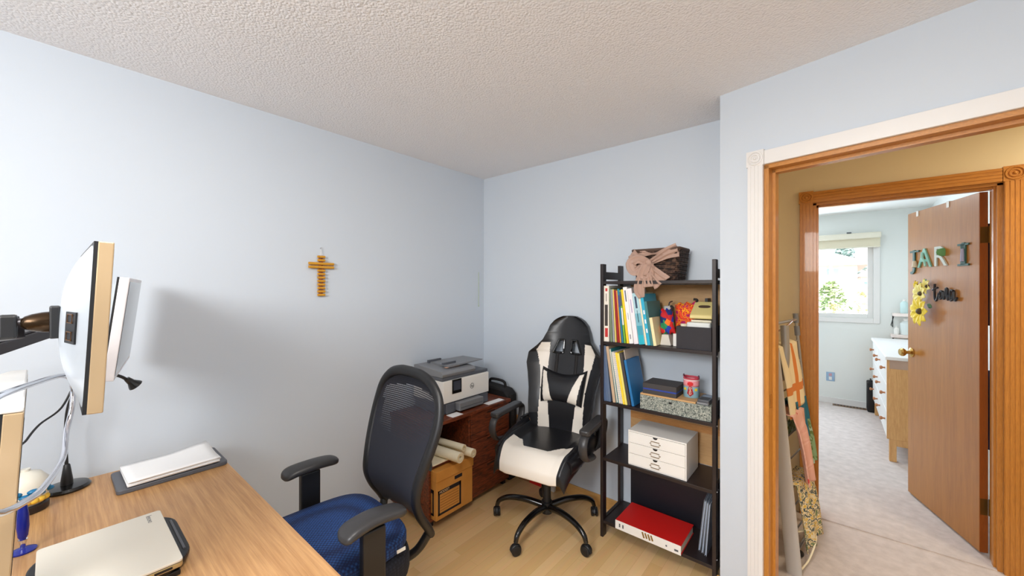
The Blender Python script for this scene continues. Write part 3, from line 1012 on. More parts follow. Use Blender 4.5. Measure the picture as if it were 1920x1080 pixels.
# grey tray with paper
def rounded(x0, x1, y0, y1, r, n=5):
    pts = []
    for cx, cy, a0 in ((x1 - r, y1 - r, 0), (x0 + r, y1 - r, PI / 2), (x0 + r, y0 + r, PI), (x1 - r, y0 + r, 1.5 * PI)):
        for k in range(n + 1):
            a = a0 + k * PI / 2 / n
            pts.append((cx + r * math.cos(a), cy + r * math.sin(a)))
    return pts
b = B(); b.prism(rounded(-2.238, -2.012, .150, .488, .016), ZD + .0006, ZD + .017)
tag(obj('flat_case', b, 'slate', bevel=.003), 'flat grey rounded case lying under a stack of white paper', 'case')
t = thing('paper_stack', 'loose stack of white printer paper on the flat grey case', 'paper', (-2.11, .315, ZD + .0175))
rr = random.Random(3)
for k in range(5):
    z = ZD + .0178 + k * .0040
    m = Matrix.Translation((-2.118 + rr.uniform(-.004, .004), .318 + rr.uniform(-.004, .004), z)) @ Matrix.Rotation(rr.uniform(-.03, .03) + .02, 4, 'Z')
    th = .0037
    def top(u, v, m=m, th=th, k=k):
        lift = .016 * max(0, u - .55) * max(0, .6 - v) * 4 * (k / 4)
        return m @ Vector(((v - .5) * .21, (u - .5) * .282, th + lift))
    b = B(); b.grid(top, 10, 8)
    obj('sheet_bundle', b, 'paper', t, smooth='all', solid=.0034)

# laptop on a cooling stand
t = thing('laptop_stand', 'black curved laptop stand under the closed laptop', 'laptop stand', (-1.50, .10, ZD))
b = B(); b.prism(rounded(-1.685, -1.322, -.045, .252, .10, 10), ZD + .014, ZD + .031)
obj('platform', b, 'black_plastic', t, bevel=.005)
b = B(); b.tube([(-1.60, .238, ZD + .0315), (-1.40, .238, ZD + .0315)], .0035, 8)
obj('front_lip', b, 'slate', t, smooth=True)
for x in (-1.66, -1.36):
    b = B(); b.box(x, x + .025, -.03, .22, ZD + .0006, ZD + .0145)
    obj('foot', b, 'black_plastic', t, bevel=.003)
t = thing('laptop', 'closed pearl coloured laptop lying on its black stand', 'laptop', (-1.49, .098, ZD + .0315))
lx0, lx1, ly0, ly1 = -1.662, -1.316, -.028, .222
b = B(); b.prism(rounded(lx0, lx1, ly0, ly1, .010), ZD + .0315, ZD + .043)
base = obj('laptop_base', b, 'laptop_side', t, bevel=.0015)
for y0, y1 in ((.165, .200), (.12, .145), (.04, .065)):
    obj('port', B().box(lx1 - .001, lx1 + .0006, y0, y1, ZD + .0345, ZD + .0405), 'black_plastic', base)
b = B(); b.prism(rounded(lx0, lx1, ly0, ly1, .010), ZD + .0445, ZD + .051)
lid = obj('laptop_lid', b, 'laptop_lid', t, bevel=.0015)
b = B(); b.prism(rounded(lx0 + .002, lx1 - .002, ly0 + .002, ly1 - .002, .009), ZD + .043, ZD + .0446)
obj('seam', b, 'black_plastic', t)
b = B(); b.text('lenovo', .019, Matrix.Translation((lx0 + .045, ly1 - .030, ZD + .0512)), .0002)
obj('lid_logo', b, flat('logo_grey', (128, 128, 132), .3, metal=.5), lid)

# ---------------------------------------------------------------- cross and cord on the left wall
t = thing('wall_cross', 'golden cross made of small wooden pieces on the left wall', 'cross', (XL + .006, 1.022, 1.445))
zs = 1.452
cy = 1.022
n = 12
for k in range(n):
    z = zs + k * .0205
    if k in (8, 9):
        continue
    b = B(); b.cyl((XL + .016, cy - .021, z), (XL + .016, cy + .021, z), .0072, 10)
    obj('short_bar', b, 'gold', t, smooth=True)
for z in (zs + 8 * .0205, zs + 9 * .0205):
    b = B(); b.cyl((XL + .018, cy - .072, z), (XL + .018, cy + .072, z), .0082, 10)
    obj('long_bar', b, 'gold', t, smooth=True)
b = B(); b.cyl((XL + .010, cy - .008, zs - .004), (XL + .010, cy - .008, zs + 11.4 * .0205), .004, 8).cyl((XL + .010, cy + .008, zs - .004), (XL + .010, cy + .008, zs + 11.4 * .0205), .004, 8)
obj('spine', b, 'brown_bead', t, smooth=True)
for k in range(n - 1):
    b = B(); b.ball((XL + .016, cy + (.006 if k % 2 else -.006), zs + (k + .5) * .0205), .0048, seg=8, rings=6)
    obj('bead', b, 'brown_bead', t, smooth=True)
b = B(); b.cyl((XL + .0, cy, 1.728), (XL + .02, cy, 1.731), .0025, 8)
obj('nail', b, 'silver', t)
b = B(); b.tube([(XL + .012, cy - .006, 1.686), (XL + .012, cy, 1.728), (XL + .012, cy + .006, 1.686)], .0012, 6)
obj('hanging_thread', b, 'white_plastic', t)
b = B(); b.tube([(XL + .004, 2.349, 1.63), (XL + .004, 2.350, 1.48), (XL + .004, 2.348, 1.345)], .0025, 6)
b.ball((XL + .005, 2.348, 1.34), .006, seg=8, rings=6)
tag(obj('pull_cord', b, flat('pale_green_cord', (190, 204, 180))), 'pale green cord hanging on the left wall near the corner', 'cord')

# ---------------------------------------------------------------- blue office chair with net back
def caster(par, x, y, ang, r=.028, mat='black_plastic', mw='black_plastic'):
    c = Matrix.Translation((x, y, 0)) @ Matrix.Rotation(ang, 4, 'Z')
    b = B()
    for s in (-1, 1):
        b.lathe([(0, 0), (r * .7, 0), (r, .004), (r, .014), (r * .8, .018), (0, .018)], mx=c @ Matrix.Translation((0, s * .004 + (0 if s > 0 else -.018), r + .0015)) @ Matrix.Rotation(-PI / 2, 4, 'X'), seg=20)
    w_ = obj('caster', b, mw, par, smooth=True, local=True)
    b = B()
    pts = [c @ Vector((math.cos(a) * r * 1.02, 0, r + .0015 + math.sin(a) * r * 1.02)) for a in [k * PI / 8 - .1 for k in range(9)]]
    b.tube(pts, .006, 8, flat_=(1, 2.2), up=(0, 0, 1))
    b.cyl(c @ Vector((0, 0, r * 1.9)), c @ Vector((0, 0, r * 2.6)), .007, 8)
    obj('caster_hood', b, mat, w_, smooth=True, local=True)


oc = thing('office_chair', 'office chair with blue knit cushion and dark net back pulled up to the desk', 'chair', (-1.480, .66, 0), math.radians(-3.5))
# five-star base
for k in range(5):
    a = .4 + k * 2 * PI / 5
    d = Vector((math.cos(a), math.sin(a), 0))
    b = B(); b.tube([d * .03 + Vector((0, 0, .125)), d * .16 + Vector((0, 0, .105)), d * .29 + Vector((0, 0, .078))], (.022, .014), 10, smooth=4)
    obj('base_spoke', b, 'char_plastic', oc, smooth=True, local=True)
    caster(oc, d.x * .285, d.y * .285, a + .8)
b = B(); b.cyl((0, 0, .09), (0, 0, .16), .035, 20).cyl((0, 0, .16), (0, 0, .30), .026, 18)
obj('gas_column', b, 'black_plastic', oc, smooth=True, local=True)
b = B(); b.box(-.11, .11, -.10, .14, .31, .36); b.box(-.30, .30, -.0, .075, .345, .365)
obj('mechanism', b, 'black_plastic', oc, local=True, bevel=.006)
b = B(); b.cyl((0, 0, .29), (0, 0, .33), .03, 16)
obj('column_collar', b, 'black_plastic', oc, local=True)

def seat_block(hx, y0, y1, z0, z1, r, mat, name, puff=.0, ny=20, droop=0.0, nx=20):
    b = B()
    # closed rounded cushion as a lofted superellipse stack
    levels = [(0.0, .955), (.12, .985), (.3, 1.0), (.7, 1.0), (.88, .985), (1.0, .94)]
    seg = 48
    rings = []
    cy, hy = (y0 + y1) / 2, (y1 - y0) / 2
    def pt(a, s):
        ca, sa = math.cos(a), math.sin(a)
        e = r
        return Vector((hx * s * math.copysign(abs(ca) ** e, ca), cy + hy * s * math.copysign(abs(sa) ** e, sa), 0))
    def zz(p, t):
        z = z0 + (z1 - z0) * t
        if t > .6:
            z += puff * max(0, 1 - (p.x / hx) ** 2) * max(0, 1 - ((p.y - cy) / hy) ** 2)
        z -= droop * max(0, (cy - p.y) / hy - .3) ** 2
        return z
    for t_, s in levels:
        ring = []
        for k in range(seg):
            p = pt(2 * PI * k / seg, s)
            ring.append(b.bm.verts.new((p.x, p.y, zz(p, t_))))
        rings.append(ring)
    for m in (.8, .6, .4, .2):
        ring = []
        for k in range(seg):
            p = pt(2 * PI * k / seg, .94 * m)
            ring.append(b.bm.verts.new((p.x, p.y, zz(p, 1.0))))
        rings.append(ring)
    for A, D in zip(rings, rings[1:]):
        for k in range(seg):
            b.face([A[k], A[(k + 1) % seg], D[(k + 1) % seg], D[k]])
    b.face(rings[0][::-1]); b.face(rings[-1])
    return b
obj('seat_base', seat_block(.262, -.285, .265, .395, .505, .45, None, ''), 'char_fabric', oc, smooth='all', local=True)
cu = obj('seat_cushion', seat_block(.250, -.270, .262, .5055, .560, .5, None, '', puff=.022, droop=.015), 'blue_cushion', oc, smooth='all', local=True)
b = B(); b.box(.2485, .2515, .16, .195, .525, .537)
obj('care_tag', b, 'white_plastic', cu, local=True)

# arms
for s in (-1, 1):
    x = s * .290
    b = B()
    b.tube([(s * .22, .04, .356), (x * .98, .04, .362), (x, .042, .40), (x, .045, .52)], .026, 12, smooth=4, flat_=(.55, 1.25), up=(1, 0, 0))
    ap = obj('arm_bracket', b, 'black_plastic', oc, smooth=True, local=True)
    b = B(); b.box(x - .017, x + .017, .008, .088, .45, .690)
    obj('arm_post', b, 'black_plastic', oc, local=True, bevel=.006)
    b = B()
    path = [(x, -.062, .697), (x - s * .004, -.02, .711), (x - s * .008, .05, .717), (x - s * .004, .115, .713), (x, .170, .703)]
    P = smooth_path(path, 8)
    rings = []
    nn = len(P)
    for i, p_ in enumerate(P):
        t_ = i / (nn - 1)
        wv = .046 * (max(.05, 1 - abs(2 * t_ - 1) ** 7)) ** .5 * (1.06 - .22 * t_)
        th = .019 * (max(.05, 1 - abs(2 * t_ - 1) ** 7)) ** .5
        rings.append([b.bm.verts.new(p_ + Vector((math.copysign(abs(math.cos(a)) ** .75, math.cos(a)) * wv, 0, math.copysign(abs(math.sin(a)) ** .75, math.sin(a)) * th))) for a in [2 * PI * k / 20 for k in range(20)]])
    for A, D in zip(rings, rings[1:]):
        for k in range(20):
            b.face([A[k], A[(k + 1) % 20], D[(k + 1) % 20], D[k]])
    b.face(rings[0][::-1]); b.face(rings[-1])
    obj('arm_pad', b, 'char_plastic', oc, smooth='all', local=True)

# back: frame loop, net, lumbar bar
half = [(0, .375, 1.118), (.085, .374, 1.114), (.165, .370, 1.090), (.225, .362, 1.035), (.246, .346, .960), (.243, .322, .880), (.228, .296, .800), (.210, .274, .720), (.204, .268, .650), (.202, .290, .585), (.194, .328, .525), (.184, .350, .485)]
right = smooth_path(half, 6)
loopP = [Vector((-p_.x, p_.y, p_.z)) for p_ in right[::-1]] + right[1:]
b = B(); b.tube(loopP, .0235, 14, flat_=(.72, 1.0), up=(0, 1, 0))
obj('back_frame', b, 'black_plastic', oc, smooth=True, local=True)
b = B(); b.tube([(-.186, .345, .495), (-.15, .31, .42), (-.10, .26, .375), (-.05, .2, .352)], .018, 10, smooth=5).tube([(.186, .345, .495), (.15, .31, .42), (.10, .26, .375), (.05, .2, .352)], .018, 10, smooth=5)
obj('back_bracket', b, 'black_plastic', oc, smooth=True, local=True)
def edge(v):
    i = v * (len(right) - 1)
    k = min(int(i), len(right) - 2)
    return right[k].lerp(right[k + 1], i - k)
def netf(u, v):
    e_ = edge(.03 + v * .91)
    s = u * 2 - 1
    return (e_.x * s, e_.y - .012 + .030 * (1 - s * s), e_.z)
obj('net_back', B().grid(netf, 20, 40), 'net', oc, smooth='all', local=True)
# second layer behind the net: solid borders and the lumbar band
def keep(u, v):
    s = abs(u * 2 - 1)
    e_ = edge(.03 + v * .91)
    z = e_.z
    if z > 1.052 - .030 * (s ** 2): return True
    if .735 < z < .83 and s < 1 and z < .83 - .05 * (1 - s) : return True
    if s > .80 and z < .96: return True
    if z < .56: return True
    if s < .12 and z < .80: return True
    return False
def net2(u, v):
    p_ = Vector(netf(u, v)); p_.y += .010
    return p_
obj('net_lining', B().grid(net2, 40, 80, keep), 'net_dense', oc, smooth='all', local=True)
b = B(); b.tube([(-.225, .318, .80), (-.12, .352, .775), (0, .362, .765), (.12, .352, .775), (.225, .318, .80)], .028, 10, smooth=6, flat_=(.35, 1.3), up=(0, 1, 0))
obj('lumbar_bar', b, 'black_plastic', oc, smooth=True, local=True)

# ---------------------------------------------------------------- black and white gaming chair
gc = thing('gaming_chair', 'black and white racing style chair standing by the shelf near the corner', 'chair', (-1.388, 1.998, 0), math.radians(9))
for k in range(5):
    a = math.radians(48.5 + 72 * k)
    d = Vector((math.cos(a), math.sin(a), 0))
    b = B(); b.tube([d * .025 + Vector((0, 0, .125)), d * .14 + Vector((0, 0, .142)), d * .25 + Vector((0, 0, .135)), d * .315 + Vector((0, 0, .105)), d * .335 + Vector((0, 0, .068))], (.021, .013), 12, smooth=6)
    obj('base_spoke', b, 'black_gloss', gc, smooth=True, local=True)
    caster(gc, d.x * .336, d.y * .336, a + [1.2, .4, 2.0, 2.6, .2][k])
b = B(); b.cyl((0, 0, .085), (0, 0, .155), .034, 20).cyl((0, 0, .155), (0, 0, .315), .025, 18)
obj('column_cover', b, 'black_plastic', gc, smooth=True, local=True)
b = B(); b.cyl((0, 0, .315), (0, 0, .445), .013, 16)
obj('gas_piston', b, 'chrome', gc, smooth=True, local=True)
b = B(); b.box(-.12, .12, -.12, .13, .43, .455)
obj('tilt_plate', b, 'black_plastic', gc, local=True, bevel=.005)
b = B(); b.tube([(.06, .02, .435), (.13, .02, .425), (.20, .02, .418)], .006, 8, smooth=4).ball((.205, .02, .417), .012, (1.6, 1, .7))
obj('tilt_lever', b, 'black_plastic', gc, smooth=True, local=True)

W, K = 0, 1
def seat_top(u, v):
    s = u * 2 - 1
    y = -.275 + .53 * v
    hw = .255 * (1 - .10 * (1 - min(1, v / .3)) ** 2)
    bol = .050 * max(0, abs(s) - .62) / .38 * (1 - .55 * max(0, 1 - v / .45))
    drop = .085 * max(0, 1 - v / .20) ** 2.2 + .05 * max(0, abs(s) - .88) / .12
    return (s * hw, y + (.012 * (s * s) if v < .3 else 0), .528 + bol - drop + .012 * (1 - s * s))
def seat_mat(u, v):
    s = abs(u * 2 - 1)
    front = .40 - .17 * (max(0, min(1, (.55 - s) / .22)))
    if s > .80: return K
    return W if v < front else K
b = B(); b.shell(seat_top, lambda u, v: Vector((0, 0, -.075 + .02 * max(0, 1 - v / .15))), 80, 80, None, seat_mat)
obj('seat', b, ['white_leather', 'leather'], gc, smooth='all', local=True, subsurf=1)
for s in (-1, 1):
    b = B(); b.tube([(s * .232, -.205, .494), (s * .248, -.10, .508), (s * .255, .05, .522), (s * .252, .20, .532)], (.036, .05), 14, smooth=6, flat_=(1.15, .62), up=(0, 0, 1))
    obj('seat_bolster', b, 'leather', gc, smooth=True, local=True)

REC = math.radians(13)
prof = [(.0, .195), (.10, .215), (.20, .230), (.30, .238), (.40, .258), (.47, .276), (.545, .268), (.595, .215), (.635, .180), (.69, .160), (.74, .142), (.775, .112), (.795, .082), (.81, .045)]
def wprof(t):
    for (a, wa), (c, wc) in zip(prof, prof[1:]):
        if a <= t <= c:
            return wa + (wc - wa) * (t - a) / (c - a)
    return prof[-1][1]
HB = .87 * .93
def back_pt(s, t, off=0.0):
    w_ = wprof(t)
    wing = .085 * abs(s) ** 3.2 * max(0, min(1, (t + .05) / .18)) * max(0, min(1, (.69 - t) / .13))
    wing += .03 * abs(s) ** 3 * max(0, min(1, (t - .58) / .1))
    lum = .03 * math.exp(-((t - .22) / .14) ** 2) * (1 - s * s)
    y = -(wing + lum + off)
    x = s * w_
    # recline about the hinge
    return Vector((x, .205 + y * math.cos(REC) + t * math.sin(REC), .505 + t * math.cos(REC) - y * math.sin(REC) * .0))
def hole(u, v):
    s, t = u * 2 - 1, v * HB
    z0, z1 = .545, .637
    if not (z0 < t < z1): return False
    q = (t - z0) / (z1 - z0)
    a = abs(s) * wprof(t)
    return .028 < a < .105 - .038 * q
def back_mat(u, v):
    s, t = abs(u * 2 - 1), v * HB
    a = s * wprof(t)
    if t < .30:
        return W if .078 + .034 * t / .30 < a < .163 else K
    if t < .615:
        q = (t - .30) / .315
        lo = .135 - .005 * q; hi = .165 + .068 * q ** 1.3
        if t > .56: hi -= (t - .56) * .9
        return W if lo < a < hi else K
    return K
b = B(); b.shell(lambda u, v: back_pt(u * 2 - 1, v * HB), lambda u, v: Vector((0, .058 * (1 - .35 * max(0, v - .8) / .2), 0)), 112, 150, lambda u, v: not hole(u, v), back_mat)
obj('backrest', b, ['white_leather', 'leather'], gc, smooth='all', local=True, subsurf=1)
for s in (-1, 1):       # rims of the two head openings
    loopr = []
    for (a, t_) in ((.028, .545), (.105, .545), (.067, .637), (.028, .637)):
        loopr.append((a, t_))
    pts = []
    for (a0, t0), (a1, t1) in zip(loopr, loopr[1:] + loopr[:1]):
        for k in range(5):
            a = a0 + (a1 - a0) * k / 5; t_ = t0 + (t1 - t0) * k / 5
            pts.append(back_pt(s * a / wprof(t_), t_, .002))
    b = B(); b.tube(pts, .008, 8, closed=True)
    obj('opening_rim', b, 'black_gloss', gc, smooth=True, local=True)
# lumbar pillow on two straps
def pil(u, v, side):
    s, q = u * 2 - 1, v * 2 - 1
    dip = .045 * (1 - s * s) * (1 if q > 0 else .0)
    low = .05 * (s * s) if q < 0 else 0
    t_ = .335 + q * (.110) - dip * max(0, q) - low * min(0, q) * -1 * .4
    d = .062 * max(0, (1 - abs(s) ** 4) * (1 - abs(q) ** 3)) ** .5
    hw = .158 + .008 * q
    p_ = back_pt(s * hw / wprof(t_), t_, .004 + (d if side else 0))
    return p_
def pil_mat(u, v):
    s, q = abs(u * 2 - 1), v * 2 - 1
    lo = .34 + .42 * (q + 1) / 2; hi = .78 + .14 * (q + 1) / 2
    return W if lo < s < hi and q < .88 else K
b = B(); b.grid(lambda u, v: pil(u, v, True), 110, 60, None, pil_mat)
b.mi = K; b.grid(lambda u, v: pil(1 - u, v, False), 12, 8)
lp = obj('lumbar_pillow', b, ['white_leather', 'leather'], gc, smooth='all', local=True)
for s in (-1, 1):
    b = B(); b.grid(lambda u, v: back_pt(s * (.072 + (u - .5) * .022) / wprof(.40 + v * .15), .40 + v * .15, .004), 3, 12)
    obj('strap', b, 'bag', lp, smooth='all', local=False, solid=.002) if False else obj('strap', b, 'bag', gc, smooth='all', local=True, solid=.002)
for s in (-1, 1):
    b = B(); b.box(s * .262 - .012, s * .262 + .012, .13, .24, .48, .60)
    obj('hinge_bracket', b, 'black_plastic', gc, local=True, bevel=.008)
    x = s * .300
    b = B()
    path = [(s * .255, .03, .498), (x * .98, .0, .50), (x, -.06, .51), (x, -.135, .535), (x, -.170, .60), (x, -.150, .652), (x, -.09, .668), (x, .04, .672), (x, .16, .672), (x, .205, .655), (x * .99, .20, .60), (x * .96, .15, .53), (s * .26, .11, .50)]
    b.tube(path, .017, 12, smooth=6, flat_=(.62, 1.55), up=(s, 0, 0)) if False else b.tube(path, .0165, 12, smooth=6, flat_=(1.55, .75), up=(1, 0, 0))
    ar = obj('armrest', b, 'char_plastic', gc, smooth=True, local=True)
    b = B(); b.prism(rounded(x - .032, x + .032, -.155, .17, .02), .668, .698)
    obj('arm_pad', b, 'char_plastic', ar, local=True, bevel=.008)

# ---------------------------------------------------------------- rustic cabinet by the left wall
cx0, cx1, cy0, cy1, cz = XL + .014, -1.915, 1.488, 2.250, .645
cyd = 1.832
cab = thing('storage_cabinet', 'rustic dark brown cabinet with drawers and open shelves in the corner', 'cabinet', ((cx0 + cx1) / 2, (cy0 + cy1) / 2, 0))
obj('top_board', B().box(cx0, cx1 + .012, cy0 - .008, cy1 + .008, cz - .022, cz), 'rustic', cab, bevel=.002)
for y in (cy0, cyd - .008, cy1 - .016):
    obj('side_board' if y != cyd - .008 else 'divider', B().box(cx0, cx1, y, y + .016, .04, cz - .022), 'rustic', cab, bevel=.0015)
obj('bottom_board', B().box(cx0, cx1, cy0 + .016, cy1 - .016, .04, .058), 'rustic', cab)
obj('shelf', B().box(cx0, cx1, cy0 + .016, cyd - .008, .368, .386), 'rustic', cab)
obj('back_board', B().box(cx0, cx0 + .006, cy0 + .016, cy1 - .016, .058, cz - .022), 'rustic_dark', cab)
for z0, z1 in ((.062, .246), (.250, .434), (.438, .620)):
    d = obj('drawer', B().box(cx1 - .012, cx1 + .006, cyd + .010, cy1 - .018, z0, z1), 'rustic', cab, bevel=.002)
    obj('finger_pull', B().box(cx1 + .0055, cx1 + .008, (cyd + cy1) / 2 - .04, (cyd + cy1) / 2 + .04, z1 - .022, z1 - .012), 'rustic_dark', d)
for x, y in ((cx0 + .03, cy0 + .02), (cx0 + .03, cy1 - .05), (cx1 - .05, cy0 + .02), (cx1 - .05, cy1 - .05)):
    obj('foot', B().box(x, x + .03, y, y + .03, 0.0, .04), 'black_plastic', cab)

# carton in the lower compartment
cb = thing('storage_carton', 'orange brown archive carton with lid in the lower cabinet compartment', 'box', (-2.08, 1.67, .059))
bx0, bx1, by0, by1 = -2.27, -1.872, 1.510, 1.818
obj('box_body', B().box(bx0, bx1, by0, by1, .0590, .335), 'carton', cb, bevel=.002)
lid = obj('lid', B().box(bx0 - .004, bx1 + .008, by0 - .004, by1 + .003, .300, .362), 'carton', cb, bevel=.002)
xf = bx1 + .0012
b = B(); b.box(bx1 - .001, xf, by0 + .150, by0 + .215, .262, .284)
obj('hand_hole', b, 'carton_ink', cb, bevel=.008)
fr = B()
y0, y1, z0, z1 = by0 + .015, by0 + .205, .085, .238
fr.box(bx1 - .001, xf, y0, y1, z1 - .024, z1).box(bx1 - .001, xf, y0, y1, z0, z0 + .013).box(bx1 - .001, xf, y0, y0 + .013, z0, z1).box(bx1 - .001, xf, y1 - .014, y1, z0, z1)
pr_ = obj('printed_frame', fr, 'carton_ink', cb)
b = B()
for k in range(6):
    z = z0 + .026 + k * .0165
    b.box(bx1 - .001, xf - .0004, y0 + .018, y1 - .020, z, z + .003)
obj('printed_lines', b, flat('print_brown', (150, 92, 36), .8), cb)
tm = Matrix.Translation((xf + .0003, y0 + .050, z1 - .0125)) @ Matrix.Rotation(PI / 2, 4, 'Z') @ Matrix.Rotation(PI / 2, 4, 'X')
b = B(); b.text('MODEST', .021, tm, .0002)
obj('printed_name', b, flat('print_pale', (228, 196, 150), .8), cb)
b = B(); yy = by0 - .0012
b.box(bx1 - .18, bx1 - .022, yy, by0 + .001, .222, .244).box(bx1 - .18, bx1 - .022, yy, by0 + .001, .085, .098).box(bx1 - .034, bx1 - .022, yy, by0 + .001, .085, .244).box(bx1 - .18, bx1 - .168, yy, by0 + .001, .085, .244)
obj('printed_frame', b, 'carton_ink', cb)

# paper on the shelf and rolled papers sticking out
sh = obj('paper_pad', B().box(-2.26, -1.905, 1.512, 1.80, .3865, .394), 'cream_paper')
tag(sh, 'flat cream papers lying on the middle cabinet shelf under the rolls', 'paper')
def roll(y, z, r, x1, x0, label, dy=.0):
    t = thing('paper_roll', label, 'paper roll', ((x0 + x1) / 2, y, z - r), group='paper rolls in the cabinet')
    b = B()
    m = Matrix.Translation((x0, y, z)) @ Matrix.Rotation(math.atan2(dy, x1 - x0), 4, 'Z') @ Matrix.Rotation(PI / 2, 4, 'Y')
    L = math.hypot(x1 - x0, dy)
    b.lathe([(r * .42, 0), (r, 0), (r, L), (r * .42, L), (r * .42, L - .05), (0, L - .05)], mx=m, seg=28)
    obj('outer_sheet', b, 'cream_paper', t, smooth=True)
    b = B()
    pts = [m @ Vector(((r * .42 + r * .5 * k / 40) * math.cos(k * .47), (r * .42 + r * .5 * k / 40) * math.sin(k * .47), L + .0004)) for k in range(40)]
    b.tube(pts, .0007, 5)
    obj('spiral_edge', b, flat('kraft_edge', (196, 170, 120), .8), t)
roll(1.600, .394 + .032, .032, -1.800, -2.25, 'thick cream paper roll with its open end toward the room, front roll', .045)
roll(1.700, .394 + .027, .027, -1.795, -2.25, 'second cream paper roll lying behind the thick one', .055)
roll(1.655, .394 + .068, .021, -1.830, -2.25, 'thin cream roll resting on top of the two others', .05)

# ---------------------------------------------------------------- printer
P0 = cz + .0008
pt_ = thing('printer', 'white and grey inkjet printer standing on top of the brown cabinet', 'printer', (-2.14, 1.885, P0))
py0, py1, pxb, pxf = 1.662, 2.098, -2.315, -1.985
obj('lower_body', B().box(pxb + .01, pxf - .01, py0 + .005, py1 - .006, P0, P0 + .075), 'slate', pt_, bevel=.006)
b = B(); b.prism([(pxb, py0), (pxf, py0), (pxf, py1), (pxb, py1)], P0 + .075, P0 + .222)
obj('white_front', b, 'white_plastic', pt_, bevel=.004)
b = B(); b.box(pxb + .005, pxf - .012, py0 - .001, py1 + .001, P0 + .2222, P0 + .245)
obj('scanner_bed', b, 'slate', pt_, bevel=.004)
b = B(); m = Matrix(((0, 1, 0, 0), (1, 0, 0, 0), (0, 0, 1, 0), (0, 0, 0, 1)))
zt = P0 + .2455
b.prism([(pxb + .005, zt), (pxf - .015, zt), (pxf - .005, zt + .022), (pxf - .02, zt + .040), (pxb + .04, zt + .062), (pxb + .005, zt + .055)], py0 + .0, py0 + .305, Matrix(((1, 0, 0, 0), (0, 0, 1, 0), (0, 1, 0, 0), (0, 0, 0, 1))))
fd_ = obj('feeder_lid', b, 'grey_plastic', pt_, bevel=.004)
b = B(); b.prism([(py0 + .10, 0), (py1 - .006, .010), (py1 - .006, .016), (py0 + .10, .016)], 0, 0.22, Matrix(((0, 0, 1, -2.262), (1, 0, 0, 0), (0, 1, 0, zt + .050), (0, 0, 0, 1))))
obj('feeder_tray', b, 'grey_plastic', pt_, bevel=.002)
b = B(); b.box(-2.10, -2.085, py0 + .08, py0 + .20, zt + .0655, zt + .080).box(-2.262, -2.247, py0 + .08, py0 + .20, zt + .06, zt + .080)
obj('feeder_guide', b, 'slate', pt_, bevel=.002)
obj('sticker', B().box(-2.075, -2.045, py0 + .08, py0 + .20, zt + .0500, zt + .0506), flat('sticker_peach', (232, 178, 150), .6), fd_)
b = B(); b.box(pxf - .001, pxf + .004, py0 + .075, py0 + .160, P0 + .128, P0 + .224)
dp = obj('control_panel', b, 'black_gloss', pt_, bevel=.003)
obj('display', B().box(pxf + .0038, pxf + .0046, py0 + .085, py0 + .150, P0 + .150, P0 + .212), flat('display_grey', (58, 62, 74), .15), dp)
b = B(); m = Matrix.Translation((pxf + .0008, py0 + .262, P0 + .150)) @ Matrix.Rotation(PI / 2, 4, 'Z') @ Matrix.Rotation(PI / 2, 4, 'X')
b.tube([m @ Vector((.0175 * math.cos(a * PI / 14), .0175 * math.sin(a * PI / 14), 0)) for a in range(28)], .0016, 6, closed=True)
b.text('hp', .024, m @ Matrix.Shear('XZ', 4, (0, 0)), .0006)
obj('round_logo', b, 'slate', pt_)
obj('output_tray', B().box(pxf - .06, pxf + .040, py0 + .110, py0 + .340, P0 + .010, P0 + .066), 'grey_plastic', pt_, bevel=.006)
obj('tray_slot', B().box(pxf + .0395, pxf + .041, py0 + .12, py0 + .33, P0 + .030, P0 + .034), 'slate', pt_)
b = B(); b.box(pxf - .012, pxf + .004, py0 + .022, py0 + .100, P0 + .004, P0 + .070); obj('tray_corner', b, 'slate', pt_, bevel=.004)
b = B(); b.box(pxf - .012, pxf + .004, py0 + .350, py1 - .012, P0 + .004, P0 + .070); obj('tray_corner', b, 'slate', pt_, bevel=.004)
tag(obj('paper_sheet', B().box(-1.978, -1.912, 1.68, 1.772, P0 - .0006, P0 + .0016), 'paper'), 'white paper scrap under the printer at its display end', 'paper', 'papers under the printer')
tag(obj('paper_sheet', B().box(-1.975, -1.920, 2.03, 2.20, P0 - .0006, P0 + .0016), 'paper'), 'white paper scrap beside the printer at its far end', 'paper', 'papers under the printer')

# ---------------------------------------------------------------- bag, boards and carton in the corner
bg = thing('laptop_bag', 'black fabric shoulder bag squeezed between the brown cabinet and back wall', 'bag', (-2.08, 2.335, 0))
b = B()
prof_ = [(-2.262, .12), (-2.262, .665), (-2.225, .715), (-1.985, .700), (-1.935, .66), (-1.925, .12)]
b.prism([(x, z) for x, z in prof_][::-1], 2.270, 2.378, Matrix(((1, 0, 0, 0), (0, 0, 1, 0), (0, 1, 0, 0), (0, 0, 0, 1))))
obj('bag_body', b, 'bag', bg, bevel=.022)
b = B(); b.tube([(-2.19, 2.33, .70), (-2.18, 2.33, .742), (-2.08, 2.33, .748), (-2.03, 2.33, .735), (-2.02, 2.33, .695)], .011, 10, smooth=5)
obj('handle', b, 'bag', bg, smooth=True)
b = B(); b.tube([(-2.255, 2.33, .69), (-2.235, 2.31, .775), (-2.205, 2.30, .76), (-2.20, 2.30, .71)], .012, 8, smooth=5)
obj('strap_loop', b, 'bag', bg, smooth=True)
b = B(); b.tube([(-1.94, 2.30, .66), (-1.912, 2.285, .52), (-1.90, 2.28, .36), (-1.86, 2.27, .33), (-1.78, 2.27, .345), (-1.75, 2.30, .42)], .016, 8, smooth=5, flat_=(1.0, 1.0))
obj('shoulder_strap', b, 'bag', bg, smooth=True)
obj('bag_stand', B().box(-2.26, -1.93, 2.272, 2.376, 0.0, .121), 'bag', bg, bevel=.01)
